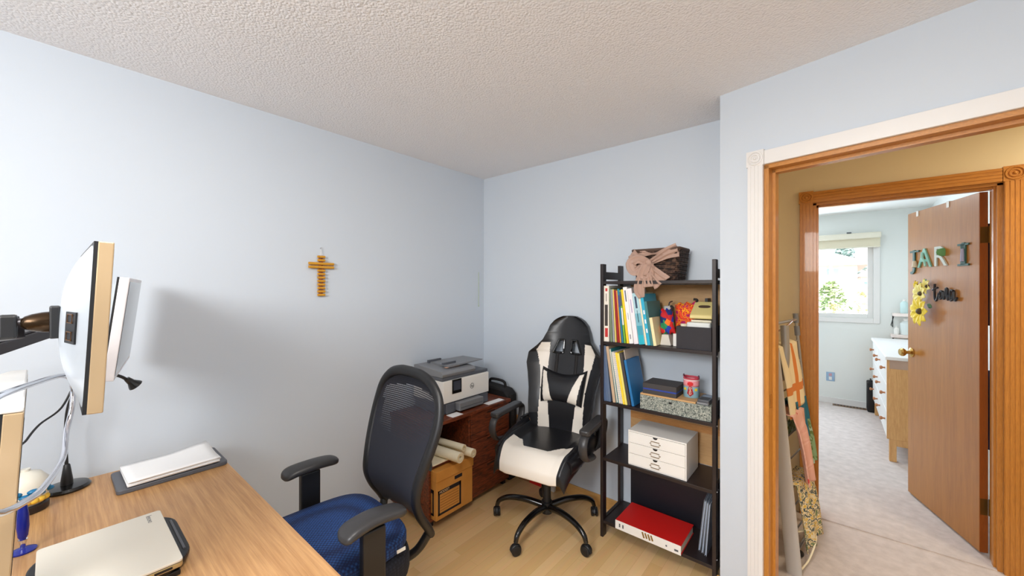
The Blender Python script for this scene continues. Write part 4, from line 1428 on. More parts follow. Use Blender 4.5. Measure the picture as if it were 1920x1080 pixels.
tag(obj('leaning_board', B().box(-2.02, -1.62, 2.383, 2.402, .0, .475, None), 'honey_board', bevel=.002), 'honey coloured wooden board leaning upright against the back wall behind the chair', 'board')
ct = thing('flat_carton', 'flat brown and red printed carton standing behind the racing chair', 'box', (-1.73, 2.36, 0))
obj('carton_panel', B().box(-1.905, -1.795, 2.352, 2.376, 0, .185), 'brown_card', ct, bevel=.001)
rd = obj('red_panel', B().box(-1.795, -1.625, 2.352, 2.376, 0, .185), 'red', ct, bevel=.001)
b = B()
for q in ([(-1.748, .06), (-1.70, .035)], [(-1.70, .035), (-1.695, .10)], [(-1.75, .125), (-1.69, .118)], [(-1.655, .14), (-1.64, .07)]):
    b.tube([(q[0][0], 2.3515, q[0][1]), (q[1][0], 2.3515, q[1][1])], .0045, 6)
obj('pale_stripe', b, flat('pale_pink', (232, 196, 178)), rd)
obj('white_panel', B().box(-1.625, -1.572, 2.352, 2.376, 0, .185), 'white_plastic', ct, bevel=.001)

# ---------------------------------------------------------------- open shelf unit
sx0, sx1, sy0, sy1 = -1.082, -.452, 2.118, 2.408
tops = [1.534, 1.173, .815, .478, .101]
st = thing('shelf_unit', 'tall dark brown open shelf unit standing between the racing chair and doorway wall', 'shelf', ((sx0 + sx1) / 2, (sy0 + sy1) / 2, 0))
for x, w_ in ((sx0, .018), (sx1 - .018, .018)):
    for y in (sy0, sy1 - .045):
        obj('post', B().box(x, x + w_, y, y + .045, 0, 1.637), 'espresso', st, bevel=.0015)
    for z in (1.545, .06):
        obj('side_rail', B().box(x, x + w_, sy0 + .045, sy1 - .045, z, z + .045), 'espresso', st)
for z in tops:
    obj('shelf_board', B().box(sx0 + .018, sx1 - .018, sy0 + .004, sy1 - .004, z - .018, z), 'espresso', st, bevel=.001)
obj('back_panel', B().box(sx0 + .07, sx1 - .018, sy1 - .003, sy1 + .003, 1.175, 1.512), 'tan_board', st)
obj('back_panel', B().box(sx0 + .07, sx1 - .018, sy1 - .003, sy1 + .003, .48, .790), 'tan_board', st)
obj('back_brace', B().box(sx0 + .071, sx1 - .0185, sy1 - .006, sy1 - .0028, .66, .70), 'honey_board', st)
obj('back_panel', B().box(sx0 + .07, sx1 - .018, sy1 - .003, sy1 + .003, .055, .458), flat('panel_black', (22, 20, 30), .5), st)
for z in (1.15, .80, .47, .13):
    b = B(); b.cyl((sx1 - .0002, sy0 + .02, z), (sx1 + .002, sy0 + .02, z), .004, 10)
    obj('screw_head', b, 'silver', st)


# books: each leans left about its lower left edge
class Row:
    def __init__(self, x, z, y):
        self.x, self.z, self.y = x, z, y
        self.tr = None
        self.k = 0

    def place(self, t, h, ang, gap=.0006):
        a = math.radians(ang)
        ca, sa = math.cos(a), math.sin(a)
        x = self.x + gap
        if self.tr is not None:
            X_, Z_, ph = self.tr
            # face of the new book stays clear of the neighbour's top corner, or of its own top corner
            x = max(x, X_ + Z_ * math.tan(a) + gap) if h * ca > Z_ else max(x, self.x + gap, self.line(h * ca) + h * sa + gap)
        m = Matrix.Translation((x, self.y, self.z + .0006)) @ Matrix.Rotation(-a, 4, 'Y')
        self.x = x + t * ca
        self.bottom = (x + t * ca, t * sa)
        self.tr = (x + t * ca - h * sa, h * ca + t * sa, a)
        return m

    def line(self, z):     # x of the neighbour's right face at height z
        X_, Z_, a = self.tr
        return X_ + (Z_ - z) * math.tan(a)


def book(row, t, h, d, ang, col, label, cat='book', group='books on the upper shelf', cover=None, marks=(), dy=0.0, spiral=False, soft=False, name='book'):
    m = row.place(t, h, ang)
    # lower right corner rises by t*sin(a): lift is under half a millimetre
    a = math.radians(ang)
    o = thing(name, label, cat, m.translation + Vector((0, dy, 0)), group=group, rot=(0, -a, 0))
    ct = min(.0022, t * .2)
    cm = flat('cover_%d_%d_%d' % col, col, .45)
    b = B(); b.box(0, ct, 0, d, 0, h).box(t - ct, t, 0, d, 0, h)
    if not spiral:
        b.box(ct, t - ct, 0, .002, 0, h)
    obj('cover', b, cm, o, local=True)
    obj('pages', B().box(ct, t - ct, .002, d - .003, .003, h - .003), 'page', o, local=True)
    for (z0, z1, c, x0, x1) in marks:
        obj('spine_print', B().box(t * x0, t * x1, -.0006, .0001, h * z0, h * z1), flat('print_%d_%d_%d' % c, c, .5), o, local=True)
    if spiral:
        b = B()
        n = int(h / .012)
        for k in range(n):
            z = (k + .5) * h / n
            r = t * .44
            b.tube([(t / 2 + r * math.cos(q), r * math.sin(q), z) for q in [j * PI / 5 for j in range(10)]], .0008, 4, closed=True)
        obj('spiral_binding', b, flat('spiral_wire', (190, 196, 200), .4, metal=.4), o, local=True)
    return o


R1 = Row(sx0 + .019, tops[1], 2.128)
G1 = 'books on the upper shelf'
dkk = (60, 52, 50)
book(R1, .032, .333, .215, 0, (232, 226, 214), 'thick white book with black and red spine blocks at the end of the upper row', marks=[(.28, .66, (62, 54, 52), .18, .78), (.08, .24, (188, 44, 44), .22, .80), (.90, .955, (196, 60, 60), .3, .7), (.72, .86, (150, 140, 132), .38, .56)])
book(R1, .009, .318, .21, 2.0, (122, 140, 112), 'thin grey green book next to the thick white one')
book(R1, .012, .312, .20, 2.8, (150, 152, 156), 'grey softcover book in the upper row')
book(R1, .007, .312, .20, 3.2, (228, 204, 110), 'thin pale yellow book beside the dark red ones')
book(R1, .014, .306, .205, 4.2, (150, 24, 28), 'dark red book in the upper row')
book(R1, .007, .305, .205, 4.5, (226, 148, 62), 'thin orange spined book beside the dark red one')
book(R1, .011, .315, .21, 5.0, (40, 122, 150), 'tall teal book with violet marks in the upper row', marks=[(.66, .88, (70, 66, 130), .1, .9)])
book(R1, .010, .308, .20, 5.6, (118, 176, 60), 'lime green book with white label on its spine', marks=[(.34, .66, (230, 230, 226), .05, .95), (.70, .97, (88, 84, 96), .05, .95)])
book(R1, .013, .312, .205, 6.6, (248, 204, 40), 'bright yellow book in the upper row')
book(R1, .024, .326, .22, 7.0, (238, 236, 236), 'white book with dark title near the top of its spine', marks=[(.74, .94, (96, 100, 120), .3, .6), (.42, .54, (176, 184, 190), .4, .6), (.08, .16, (150, 150, 160), .3, .6)])
book(R1, .025, .318, .22, 7.6, (236, 230, 236), 'plain white book with violet title between two taller ones', marks=[(.56, .80, (184, 170, 204), .35, .6)])
o = book(R1, .034, .292, .215, 8.2, (170, 206, 216), 'wide blue white spined book fading to turquoise at its foot', marks=[(.36, .60, (120, 180, 196), .05, .95), (.18, .36, (64, 156, 178), .05, .95), (.0, .18, (34, 176, 196), .05, .95), (.70, .93, (52, 70, 98), .30, .62), (.42, .66, (78, 120, 140), .42, .52)])
book(R1, .009, .298, .21, 8.6, (236, 224, 196), 'thin cream book beside the turquoise dotted one')
book(R1, .017, .288, .20, 8.8, (44, 170, 204), 'turquoise book with white squares on its spine', marks=[(.60, .68, (236, 236, 240), .3, .75), (.42, .50, (236, 236, 240), .3, .75), (.24, .32, (236, 236, 240), .3, .75)])
book(R1, .014, .246, .21, 9.0, (62, 120, 122), 'dark green notebook with blue cover in the upper row')
book(R1, .016, .156, .12, 9.2, (238, 222, 172), 'small cream paperback leaning at the end of the upper row')

# cloth pouches, white block, box with puncher
zt = tops[1]
def pouch(name, label, cx, cy, cz, w, h, d, mat, lean, cat='pouch', tie=True):
    o = thing(name, label, cat, (cx, cy, cz - h / 2))
    m = Matrix.Translation((cx, cy, cz)) @ Matrix.Rotation(lean, 4, 'Y')
    def f(u, v, sgn):
        s, q = u * 2 - 1, v * 2 - 1
        puff = max(0, (1 - abs(s) ** 3.2) * (1 - abs(q) ** 3.2)) ** .6
        y = sgn * d * .5 * puff + .004 * math.sin(s * 6 + q * 3)
        wave = .006 * math.sin(s * 9)
        return m @ Vector((s * w / 2 * (1 - .08 * q), y, q * h / 2 + wave * q))
    b = B(); b.grid(lambda u, v: f(u, v, -1), 18, 18).grid(lambda u, v: f(1 - u, v, 1), 18, 18)
    obj('cloth_body', b, mat, o, smooth='all')
    if tie:
        b = B(); b.tube([m @ Vector((w * .40, 0, h * .40)), m @ Vector((w * .50, 0, h * .56)), m @ Vector((w * .36, -.004, h * .60))], .007, 8, smooth=4)
        obj('tie', b, 'bag', o, smooth=True)
    return o
pr1 = mat_spots('pouch_print_warm', [(226, 70, 20), (184, 16, 40), (240, 160, 20), (206, 40, 36), (232, 110, 20), (170, 20, 90)], 34, detail=1)
pr2 = mat_spots('pouch_print_cool', [(200, 24, 30), (30, 60, 170), (236, 120, 30), (20, 40, 110), (40, 140, 90), (190, 30, 40)], 34, kind='v')
tag(obj('white_block', B().prism([(-.752, zt + .0006), (-.692, zt + .0006), (-.706, zt + .060), (-.742, zt + .060)], 2.19, 2.26, Matrix(((1, 0, 0, 0), (0, 0, 1, 0), (0, 1, 0, 0), (0, 0, 0, 1)))), flat('warm_white_block', (212, 206, 196)), bevel=.003), 'small white wedge under the blue and red pouch', 'block')
pouch('cloth_pouch', 'small red and blue patterned cloth pouch on the upper shelf', -.724, 2.225, zt + .132, .074, .140, .05, pr2, -.10)
pouch('cloth_pouch', 'orange and crimson patterned cloth pouch leaning on the black box', -.632, 2.275, zt + .155, .125, .165, .07, pr1, -.10)
o = thing('plastic_pouch', 'clear pale plastic pouch with a metal ring behind the cloth pouches', 'pouch', (-.752, 2.335, zt + .0006))
obj('body', B().prism(rounded(-.776, -.73, 2.315, 2.360, .012), zt + .0006, zt + .215), flat('pale_pouch', (190, 188, 186), .3), o, bevel=.004)
b = B(); b.tube([(-.75, 2.337, zt + .212), (-.745, 2.337, zt + .235), (-.728, 2.337, zt + .242)], .004, 8, smooth=5)
obj('ring', b, 'chrome', o, smooth=True)
o = obj('white_carton', B().box(-.684, -.652, 2.200, 2.262, zt + .0006, zt + .068), 'white_plastic', bevel=.001)
tag(o, 'narrow white carton standing beside the black box on the upper shelf', 'box')
# black box without lid
o = thing('black_box', 'black fabric storage box on the upper shelf carrying the hole punch', 'box', (-.57, 2.23, zt))
bx0, bx1, by0, by1, bz = -.646, -.476, 2.132, 2.318, zt + .118
b = B(); b.box(bx0, bx1, by0, by0 + .006, zt + .0006, bz).box(bx0, bx1, by1 - .006, by1, zt + .0006, bz).box(bx0, bx0 + .006, by0 + .006, by1 - .006, zt + .0006, bz).box(bx1 - .006, bx1, by0 + .006, by1 - .006, zt + .0006, bz).box(bx0 + .006, bx1 - .006, by0 + .006, by1 - .006, zt + .0006, zt + .006)
obj('box_shell', b, flat('black_card', (38, 36, 42), .7), o)
o = thing('white_device', 'slim white device lying in the black box below the hole punch', 'device', (-.54, 2.23, bz - .055))
obj('casing', B().prism(rounded(-.600, -.484, 2.145, 2.300, .012), bz - .105, bz + .022), flat('offwhite', (214, 218, 216), .4), o, bevel=.005)
o = thing('round_lid', 'round beige lid lying in the black box', 'lid', (-.622, 2.22, bz - .02))
b = B(); b.lathe([(.0, 0), (.017, 0), (.018, .012), (0, .014)], c=(-.622, 2.185, bz - .003), seg=20)
obj('disc', b, 'cream_paper', o, smooth=True)
obj('post', B().box(-.628, -.616, 2.178, 2.192, zt + .0065, bz - .003), 'cream_paper', o)
o = thing('hole_punch', 'beige metal hole punch with a dark finger slot on the white device', 'hole punch', (-.535, 2.23, bz + .023))
hx0, hx1 = -.590, -.482
b = B()
b.box(hx0 + .006, hx1 - .004, 2.175, 2.275, bz + .0226, bz + .034)
obj('base_plate', b, flat('punch_tray', (214, 206, 184), .5), o, bevel=.003)
b = B(); b.prism([(2.168, bz + .048), (2.172, bz + .040), (2.268, bz + .040), (2.290, bz + .120), (2.276, bz + .128), (2.172, bz + .060)], hx0, hx1, Matrix(((0, 0, 1, 0), (1, 0, 0, 0), (0, 1, 0, 0), (0, 0, 0, 1))))
hl = obj('handle', b, flat('punch_beige', (216, 200, 134), .4), o, bevel=.006)
sl = Vector((0, 2.276 - 2.172, .128 - .060)).normalized()
nn_ = Vector((0, -sl.z, sl.y))
cc = Vector((-.533, (2.276 + 2.172) / 2 + .012, bz + .094 + .008))
b = B()
pts = [cc + Vector((.030 * math.copysign(abs(math.cos(a)) ** .6, math.cos(a)), 0, 0)) + sl * (.012 * math.sin(a)) for a in [2 * PI * k / 24 for k in range(24)]]
vs = [b.bm.verts.new(p_ + nn_ * .0012) for p_ in pts]; v2 = [b.bm.verts.new(p_ - nn_ * .004) for p_ in pts]
b.face(vs); b.face(v2[::-1])
for k in range(24): b.face([vs[k], vs[(k + 1) % 24], v2[(k + 1) % 24], v2[k]])
obj('finger_slot', b, flat('slot_brown', (84, 66, 54), .6), hl)
b = B(); b.cyl((hx0 + .02, 2.22, bz + .032), (hx0 + .02, 2.22, bz + .062), .007, 12).cyl((hx1 - .02, 2.22, bz + .032), (hx1 - .02, 2.22, bz + .062), .007, 12)
obj('punch_pin', b, 'chrome', o, smooth=True) if False else None
# flat folders standing behind the box
for x, t_, h, an, col, lb in ((-.590, .010, .230, 7, (62, 60, 62), 'dark grey folder leaning behind the orange pouch'), (-.572, .012, .232, 0, (34, 58, 104), 'navy folder standing upright behind the black box'), (-.552, .014, .262, 0, (44, 46, 54), 'charcoal folder, tallest one behind the hole punch')):
    o = thing('folder', lb, 'folder', (x, 2.325, zt + .0006), group='folders behind the black box', rot=(0, math.radians(-an), 0))
    b = B(); b.box(0, t_ * .3, 0, .065, 0, h).box(t_ * .7, t_, 0, .065, 0, h).box(t_ * .3, t_ * .7, 0, .003, 0, h)
    obj('cover', b, flat('folder_%d_%d_%d' % col, col, .5), o, local=True)
    obj('sheets', B().box(t_ * .3, t_ * .7, .003, .06, .004, h - .006), 'page', o, local=True)

# second shelf
R2 = Row(sx0 + .019, tops[2], 2.132)
G2 = 'notebooks on the middle shelf'
for k, lb in enumerate(('slate blue folder at the wall end of the middle row', 'second slate blue folder from the shelf side', 'third slate blue folder, beside the tan one')):
    book(R2, .0135, .332, .22, 5.6 + .1 * k, (84 + 6 * k, 104 + 4 * k, 138), lb, 'folder', G2, name='folder')
book(R2, .017, .330, .23, 8.0, (196, 168, 140), 'tan folder with rounded back in the middle row', 'folder', G2, name='folder')
book(R2, .013, .318, .22, 8.6, (40, 134, 142), 'teal spiral notebook in the middle row', 'notebook', G2, spiral=True, name='notebook')
book(R2, .011, .302, .21, 9.2, (236, 234, 232), 'white spiral notebook nearest the teal one', 'notebook', G2, spiral=True, name='notebook')
book(R2, .010, .300, .21, 9.4, (226, 222, 222), 'white spiral notebook nearest the yellow books', 'notebook', G2, spiral=True, name='notebook')
book(R2, .012, .300, .21, 9.6, (246, 212, 60), 'bright yellow notebook in the middle row', 'notebook', G2, name='notebook')
book(R2, .012, .298, .21, 9.8, (236, 222, 120), 'paler yellow notebook in the middle row', 'notebook', G2, name='notebook')
book(R2, .016, .300, .22, 10.2, (70, 66, 66), 'dark grey binder in the middle row', 'binder', G2, name='binder')
book(R2, .004, .318, .20, 10.4, (204, 188, 174), 'tall beige cardboard sheet behind the blue book', 'folder', G2, dy=.03, name='folder')
book(R2, .014, .262, .19, 10.8, (36, 112, 170), 'blue hardcover notebook with its front cover showing', 'notebook', G2, name='notebook')

z2 = tops[2]
o = thing('marbled_box', 'grey speckled marbled box with wooden lid on the middle shelf', 'box', (-.672, 2.25, z2))
mx0, mx1, my0, my1 = -.842, -.476, 2.130, 2.350
obj('box_body', B().box(mx0, mx1, my0, my1, z2 + .0006, z2 + .078), mat_spots('marbled_paper', [(70, 78, 74), (150, 158, 150), (96, 104, 98), (206, 208, 196), (84, 92, 88)], 130, .5, detail=3), o, bevel=.001)
obj('side_cover', B().box(mx1 - .0005, mx1 + .0012, my0 + .002, my1, z2 + .001, z2 + .078), 'black_plastic', o)
obj('lid_board', B().box(mx0, mx1 - .075, my0 + .004, my1, z2 + .0782, z2 + .087), 'tan_board', o, bevel=.001)
b = B(); b.lathe([(.005, 0), (.0065, .004), (0, .006)], mx=Matrix.Translation((-.676, my0 - .0002, z2 + .060)) @ Matrix.Rotation(PI / 2, 4, 'X'), seg=12)
obj('lid_button', b, 'black_plastic', o, smooth=True)
zl = z2 + .0876
o = thing('gift_box', 'flat dark box with a blue stripe on the wooden lid', 'box', (-.735, 2.21, zl))
obj('box_base', B().box(-.830, -.648, 2.140, 2.295, zl, zl + .022), flat('box_charcoal', (60, 56, 56), .6), o, bevel=.001)
obj('blue_stripe', B().box(-.829, -.649, 2.141, 2.294, zl + .022, zl + .030), flat('stripe_blue', (30, 60, 150), .5), o)
obj('box_lid', B().box(-.830, -.648, 2.140, 2.295, zl + .030, zl + .058), flat('box_charcoal', (60, 56, 56), .6), o, bevel=.001)
# painted cup
o = thing('painted_cup', 'pink and blue painted cup with a red tie beside the dark box', 'cup', (-.598, 2.235, zl))
ccx, ccy, cr = -.598, 2.235, .040
b = B(); b.lathe([(cr * .97, 0), (cr, .002), (cr, .060), (cr, .060)], c=(ccx, ccy, zl + .0004), seg=36)
obj('lower_band', b, flat('cup_blue', (138, 176, 190), .5), o, smooth=True)
def cupside(z0, z1, mat, nm, r=cr):
    b = B()
    def f(u, v):
        a = 2 * PI * u
        zz = zl + z0 + (z1 - z0) * v
        if v == 1 and nm == 'rim':
            zz += -.012 * (1 - abs(math.cos(a))) * 1.0
        return (ccx + r * math.cos(a), ccy + r * math.sin(a), zz)
    b.grid(f, 36, 3)
    return obj(nm, b, mat, o, smooth='all', solid=.002, soff=-1)
cupside(.060, .095, flat('cup_pink', (232, 150, 158), .5), 'upper_band')
cupside(.095, .112, flat('cup_rose', (196, 72, 88), .5), 'rim')
b = B(); b.tube([(ccx + cr * 1.01 * math.cos(k * PI / 16), ccy + cr * 1.01 * math.sin(k * PI / 16), zl + .0945) for k in range(32)], .0022, 6, closed=True)
obj('white_ring', b, 'white_plastic', o, smooth=True)
for s in (-1, 1):
    b = B(); b.ball((ccx + s * cr * .95, ccy - .004, zl + .112), .005, (1, 1, 1.8), 8, 6)
    obj('rim_peg', b, flat('peg_dark', (90, 50, 66)), o, smooth=True)
va = math.atan2(-ccy, -ccx)
va = -PI / 2 + .12
def on_cup(a, z, r=cr + .0012):
    return Vector((ccx + r * math.cos(va + a), ccy + r * math.sin(va + a), zl + z))
def patch(rows, mat, nm, r=cr + .0016):
    b = B()
    n = len(rows) - 1
    def f(u, v):
        z, x0, x1 = rows[min(n, int(round(v * n)))]
        return on_cup((x0 + (x1 - x0) * u) / cr, z, r)
    b.grid(f, 8, n)
    return obj(nm, b, mat, o, solid=.0014, soff=0)
tie = patch([(.010, -.001, .001), (.024, -.016, .016), (.062, -.007, .007)], flat('tie_red', (160, 24, 36), .5), 'tie')
patch([(.064, -.004, .004), (.071, -.014, .014), (.081, -.014, .014), (.087, -.006, .006)], flat('knot_red', (206, 26, 34), .5), 'tie_knot')
patch([(.040, -.036, -.021), (.052, -.036, -.021)], flat('bow_yellow', (236, 206, 50)), 'yellow_tag')
patch([(.039, .022, .036), (.053, .022, .036)], flat('bow_yellow', (236, 206, 50)), 'yellow_tag')
for ch, z in (('D', .052), ('A', .038), ('D', .024)):
    p_ = on_cup(0, z, cr + .0022)
    n_ = Vector((math.cos(va), math.sin(va), 0)); xr = Vector((0, 0, 1)).cross(n_)
    mm = Matrix(((xr.x, 0, n_.x, p_.x), (xr.y, 0, n_.y, p_.y), (0, 1, 0, p_.z), (0, 0, 0, 1)))
    b = B(); b.text(ch, .017, mm, .0008)
    obj('tie_letter', b, 'cream_paper', tie)
# stacked grey calculators on the marbled box
zr = z2 + .0786
for k, lb in enumerate(('lower of two grey gadgets stacked on the marbled box', 'upper of two grey gadgets stacked on the marbled box')):
    o = thing('gadget', lb, 'gadget', (-.515, 2.22, zr + k * .0125), group='grey gadgets on the marbled box')
    b = B(); b.prism(rounded(-.549 + .003 * k, -.490 + .002 * k, 2.138 + .004 * k, 2.27, .008), zr + k * .0130, zr + k * .0130 + .0118)
    obj('casing', b, 'grey_plastic' if k == 0 else 'slate', o, bevel=.002)
    obj('keypad', B().box(-.541 + .003 * k, -.498 + .002 * k, 2.150, 2.205, zr + k * .013 + .0116, zr + k * .013 + .0124), 'black_plastic', o)
    obj('window_strip', B().box(-.541 + .003 * k, -.498 + .002 * k, 2.215, 2.255, zr + k * .013 + .0116, zr + k * .013 + .0124), flat('lcd_blue', (120, 136, 158), .2), o)

# white box with three little drawers
z3 = tops[3]
o = thing('drawer_box', 'white tabletop box with three small labelled drawers on the fourth shelf', 'drawer box', (-.752, 2.25, z3))
qx0, qx1, qy0, qy1, qh = -.912, -.594, 2.128, 2.352, .200
b = B()
b.box(qx0, qx1, qy0 + .006, qy1, z3 + .0006, z3 + .007).box(qx0, qx1, qy0 + .003, qy1, z3 + qh - .007, z3 + qh).box(qx0, qx0 + .006, qy0 + .003, qy1, z3 + .007, z3 + qh - .007).box(qx1 - .006, qx1, qy0 + .003, qy1, z3 + .007, z3 + qh - .007).box(qx0 + .006, qx1 - .006, qy1 - .006, qy1, z3 + .007, z3 + qh - .007)
obj('carcass', b, 'white_plastic', o, bevel=.001)
dh = (qh - .016) / 3
for k in range(3):
    z0 = z3 + .008 + k * dh
    d = obj('drawer', B().box(qx0 + .007, qx1 - .007, qy0 + .0015, qy1 - .01, z0 + .001, z0 + dh - .0012), 'white_plastic', o, bevel=.0008)
    xm = (qx0 + qx1) / 2 - .004
    b = B(); b.prism([(xm + .013 * math.cos(a), z0 + dh - .002 + .011 * math.sin(a)) for a in [PI + PI * j / 12 for j in range(13)]], qy0 + .0005, qy0 + .0025, Matrix(((1, 0, 0, 0), (0, 0, 1, 0), (0, 1, 0, 0), (0, 0, 0, 1))))
    obj('finger_notch', b, 'black_plastic', d)
    b = B(); b.tube([(xm - .022, qy0 - .001, z0 + .014), (xm + .022, qy0 - .001, z0 + .014), (xm + .022, qy0 - .001, z0 + .036), (xm - .022, qy0 - .001, z0 + .036)], .0022, 6, closed=True)
    b.ball((xm - .027, qy0 - .001, z0 + .025), .003, seg=8, rings=6).ball((xm + .027, qy0 - .001, z0 + .025), .003, seg=8, rings=6)
    obj('label_holder', b, 'bronze_knob' if False else flat('antique_brass', (150, 126, 88), .35, metal=.8), d)

# red binder and plastic sleeves on the lowest shelf
z4 = tops[4]
o = thing('red_file_box', 'red file box lying flat with white labelled spine on the lowest shelf', 'file box', (-.80, 2.22, z4))
rx0, rx1, ry0, ry1 = -.975, -.612, 2.098, 2.335
b = B(); b.box(rx0, rx1, ry0, ry1, z4 + .0006, z4 + .004).box(rx0, rx1, ry0, ry1, z4 + .046, z4 + .050)
obj('cover', b, 'red', o, bevel=.0015)
obj('spine', B().box(rx0, rx1, ry0 - .003, ry0, z4 + .0006, z4 + .050), 'white_plastic', o, bevel=.001)
obj('pages', B().box(rx0 + .006, rx1 - .004, ry0 + .001, ry1 - .006, z4 + .0045, z4 + .0455), 'page', o)
b = B()
for k in range(4):
    x = -.815 + k * .016
    b.box(x, x + .009, ry0 - .0038, ry0 - .0028, z4 + .010 + .003 * (k % 2), z4 + .042, Matrix.Translation((x, 0, z4 + .026)) @ Matrix.Rotation(-.35, 4, 'Y') @ Matrix.Translation((-x, 0, -z4 - .026)))
obj('gold_print', b, flat('gold_print', (150, 118, 60), .4, metal=.5), o)
b = B()
for k in range(2):
    b.box(-.952 + k * .02, -.944 + k * .02, ry0 - .0036, ry0 - .0028, z4 + .016, z4 + .036)
b.box(-.645, -.625, ry0 - .0036, ry0 - .0028, z4 + .014, z4 + .024).box(-.69, -.682, ry0 - .0036, ry0 - .0028, z4 + .018, z4 + .026)
obj('grey_print', b, 'slate', o)
sl_ = flat('clear_plastic', (206, 216, 228), .15, alpha=.55)
for k, lb in enumerate(('clear plastic sleeve standing on the lowest shelf, nearest the red box', 'middle clear plastic sleeve on the lowest shelf', 'clear plastic sleeve on the lowest shelf, nearest the side posts')):
    o = thing('plastic_sleeve', lb, 'sleeve', (-.555 + k * .018, 2.20 - .012 * k, z4 + .0008), group='plastic sleeves on the lowest shelf', rot=(0, math.radians(6 - k), math.radians(2 - k)))
    b = B(); b.box(0, .0016, 0, .19, 0, .28).box(.008, .0096, 0, .19, 0, .28).box(.0016, .008, .188, .19, 0, .28)
    obj('sleeve_wall', b, sl_, o, local=True)
    b = B(); b.box(.003, .0065, .006, .186, .002, .268)
    obj('insert', b, flat('pale_insert', (176, 190, 210), .5), o, local=True)

# basket with ribbon on top
o = thing('wicker_basket', 'dark woven basket with dusty pink tulle bow on top of the shelf', 'basket', (-.775, 2.27, tops[0]))
def brect(z, ins=0.0, n=9):
    f = z / .150
    hx, hy = .112 + .018 * f - ins, .085 + .014 * f - ins
    return [Vector((-.775 + x, 2.268 + y, tops[0] + .008 + z + (.010 * (x / hx) ** 2 * f))) for x, y in rounded(-hx, hx, -hy, hy, .025, 4)]
b = B()
for k in range(15):
    P_ = brect(k * .0105)
    Q = []
    for i, p_ in enumerate(smooth_path(P_, 3, True)):
        Q.append(p_ + Vector((0, 0, .0014 * math.sin(i * 1.05 + k * PI))))
    b.tube(Q, .0062, 6, closed=True)
obj('woven_side', b, 'basket', o, smooth=True)
b = B(); b.tube(brect(.158), .009, 8, closed=True)
obj('rim', b, flat('wicker_rim', (84, 64, 54), .8), o, smooth=True)
b = B(); b.prism([(p_.x, p_.y) for p_ in brect(0)], tops[0] + .0008, tops[0] + .008)
obj('basket_floor', b, 'basket', o)
rb = thing('ribbon', 'dusty pink tulle ribbon tied in a bow around the basket', 'ribbon', (-.80, 2.168, tops[0] + .10))
def sheet(name, path, wid, ruff, nrm=(0, -1, 0), nu=14, nv=30, ph=0.0):
    P_ = smooth_path(path, 10)
    def f(u, v):
        i = v * (len(P_) - 1); k = min(int(i), len(P_) - 2)
        p_ = P_[k].lerp(P_[k + 1], i - k)
        t_ = (P_[k + 1] - P_[k]).normalized()
        sd = t_.cross(Vector(nrm)).normalized()
        w_ = wid(v)
        s = u * 2 - 1
        return p_ + sd * (s * w_) + Vector(nrm) * (ruff * (math.sin(u * 15 + ph + v * 4) + .5 * math.sin(u * 31 + v * 7 + ph)) + ruff * .4)
    b = B(); b.grid(f, nu, nv)
    return obj(name, b, 'tulle', rb, smooth='all', solid=.0012)
T0 = tops[0]
yf = 2.163
kx, kz = -.800, T0 + .100
sheet('swag', [(-.905, yf - .002, T0 + .160), (-.87, yf - .008, T0 + .130), (kx, yf - .004, kz)], lambda v: .030 - .012 * v, .004, ph=1)
sheet('swag', [(-.648, yf + .006, T0 + .165), (-.70, yf - .008, T0 + .150), (-.75, yf - .010, T0 + .125), (kx, yf - .004, kz)], lambda v: .040 - .026 * v, .006, nu=22)
sheet('swag', [(-.890, yf + .01, T0 + .168), (-.78, yf - .012, T0 + .150), (-.66, yf + .006, T0 + .175)], lambda v: .012 + .008 * math.sin(v * 9), .003, ph=3)
sheet('bow_loop', [(kx, yf - .012, kz), (-.855, yf - .030, kz + .022), (-.895, yf - .034, kz + .0), (-.872, yf - .030, kz - .045), (kx, yf - .014, kz)], lambda v: .020 + .010 * math.sin(PI * v), .005, nrm=(.2, -.95, .2), ph=.5)
sheet('bow_loop', [(kx, yf - .014, kz), (kx - .01, yf - .034, kz - .02), (-.83, yf - .036, kz - .075), (-.79, yf - .034, kz - .07), (kx + .012, yf - .014, kz)], lambda v: .018 + .012 * math.sin(PI * v), .005, ph=2)
sheet('tail', [(kx, yf - .014, kz), (-.828, yf - .030, kz - .07), (-.842, yf - .040, kz - .14), (-.828, yf - .042, kz - .195)], lambda v: .010 + .022 * math.sin(PI * min(1, v * .9)), .006, ph=2)
sheet('tail', [(kx, yf - .014, kz), (-.765, yf - .030, kz - .055), (-.715, yf - .038, kz - .115)], lambda v: .010 + .042 * v, .006, nu=26, ph=1)
sheet('tail', [(kx, yf - .016, kz), (-.795, yf - .034, kz - .08), (-.79, yf - .044, kz - .135)], lambda v: .010 + .02 * v, .005, ph=4)
b = B(); b.ball((kx, yf - .016, kz), .016, (1.1, .8, 1.1))
obj('knot', b, 'tulle', rb, smooth=True)

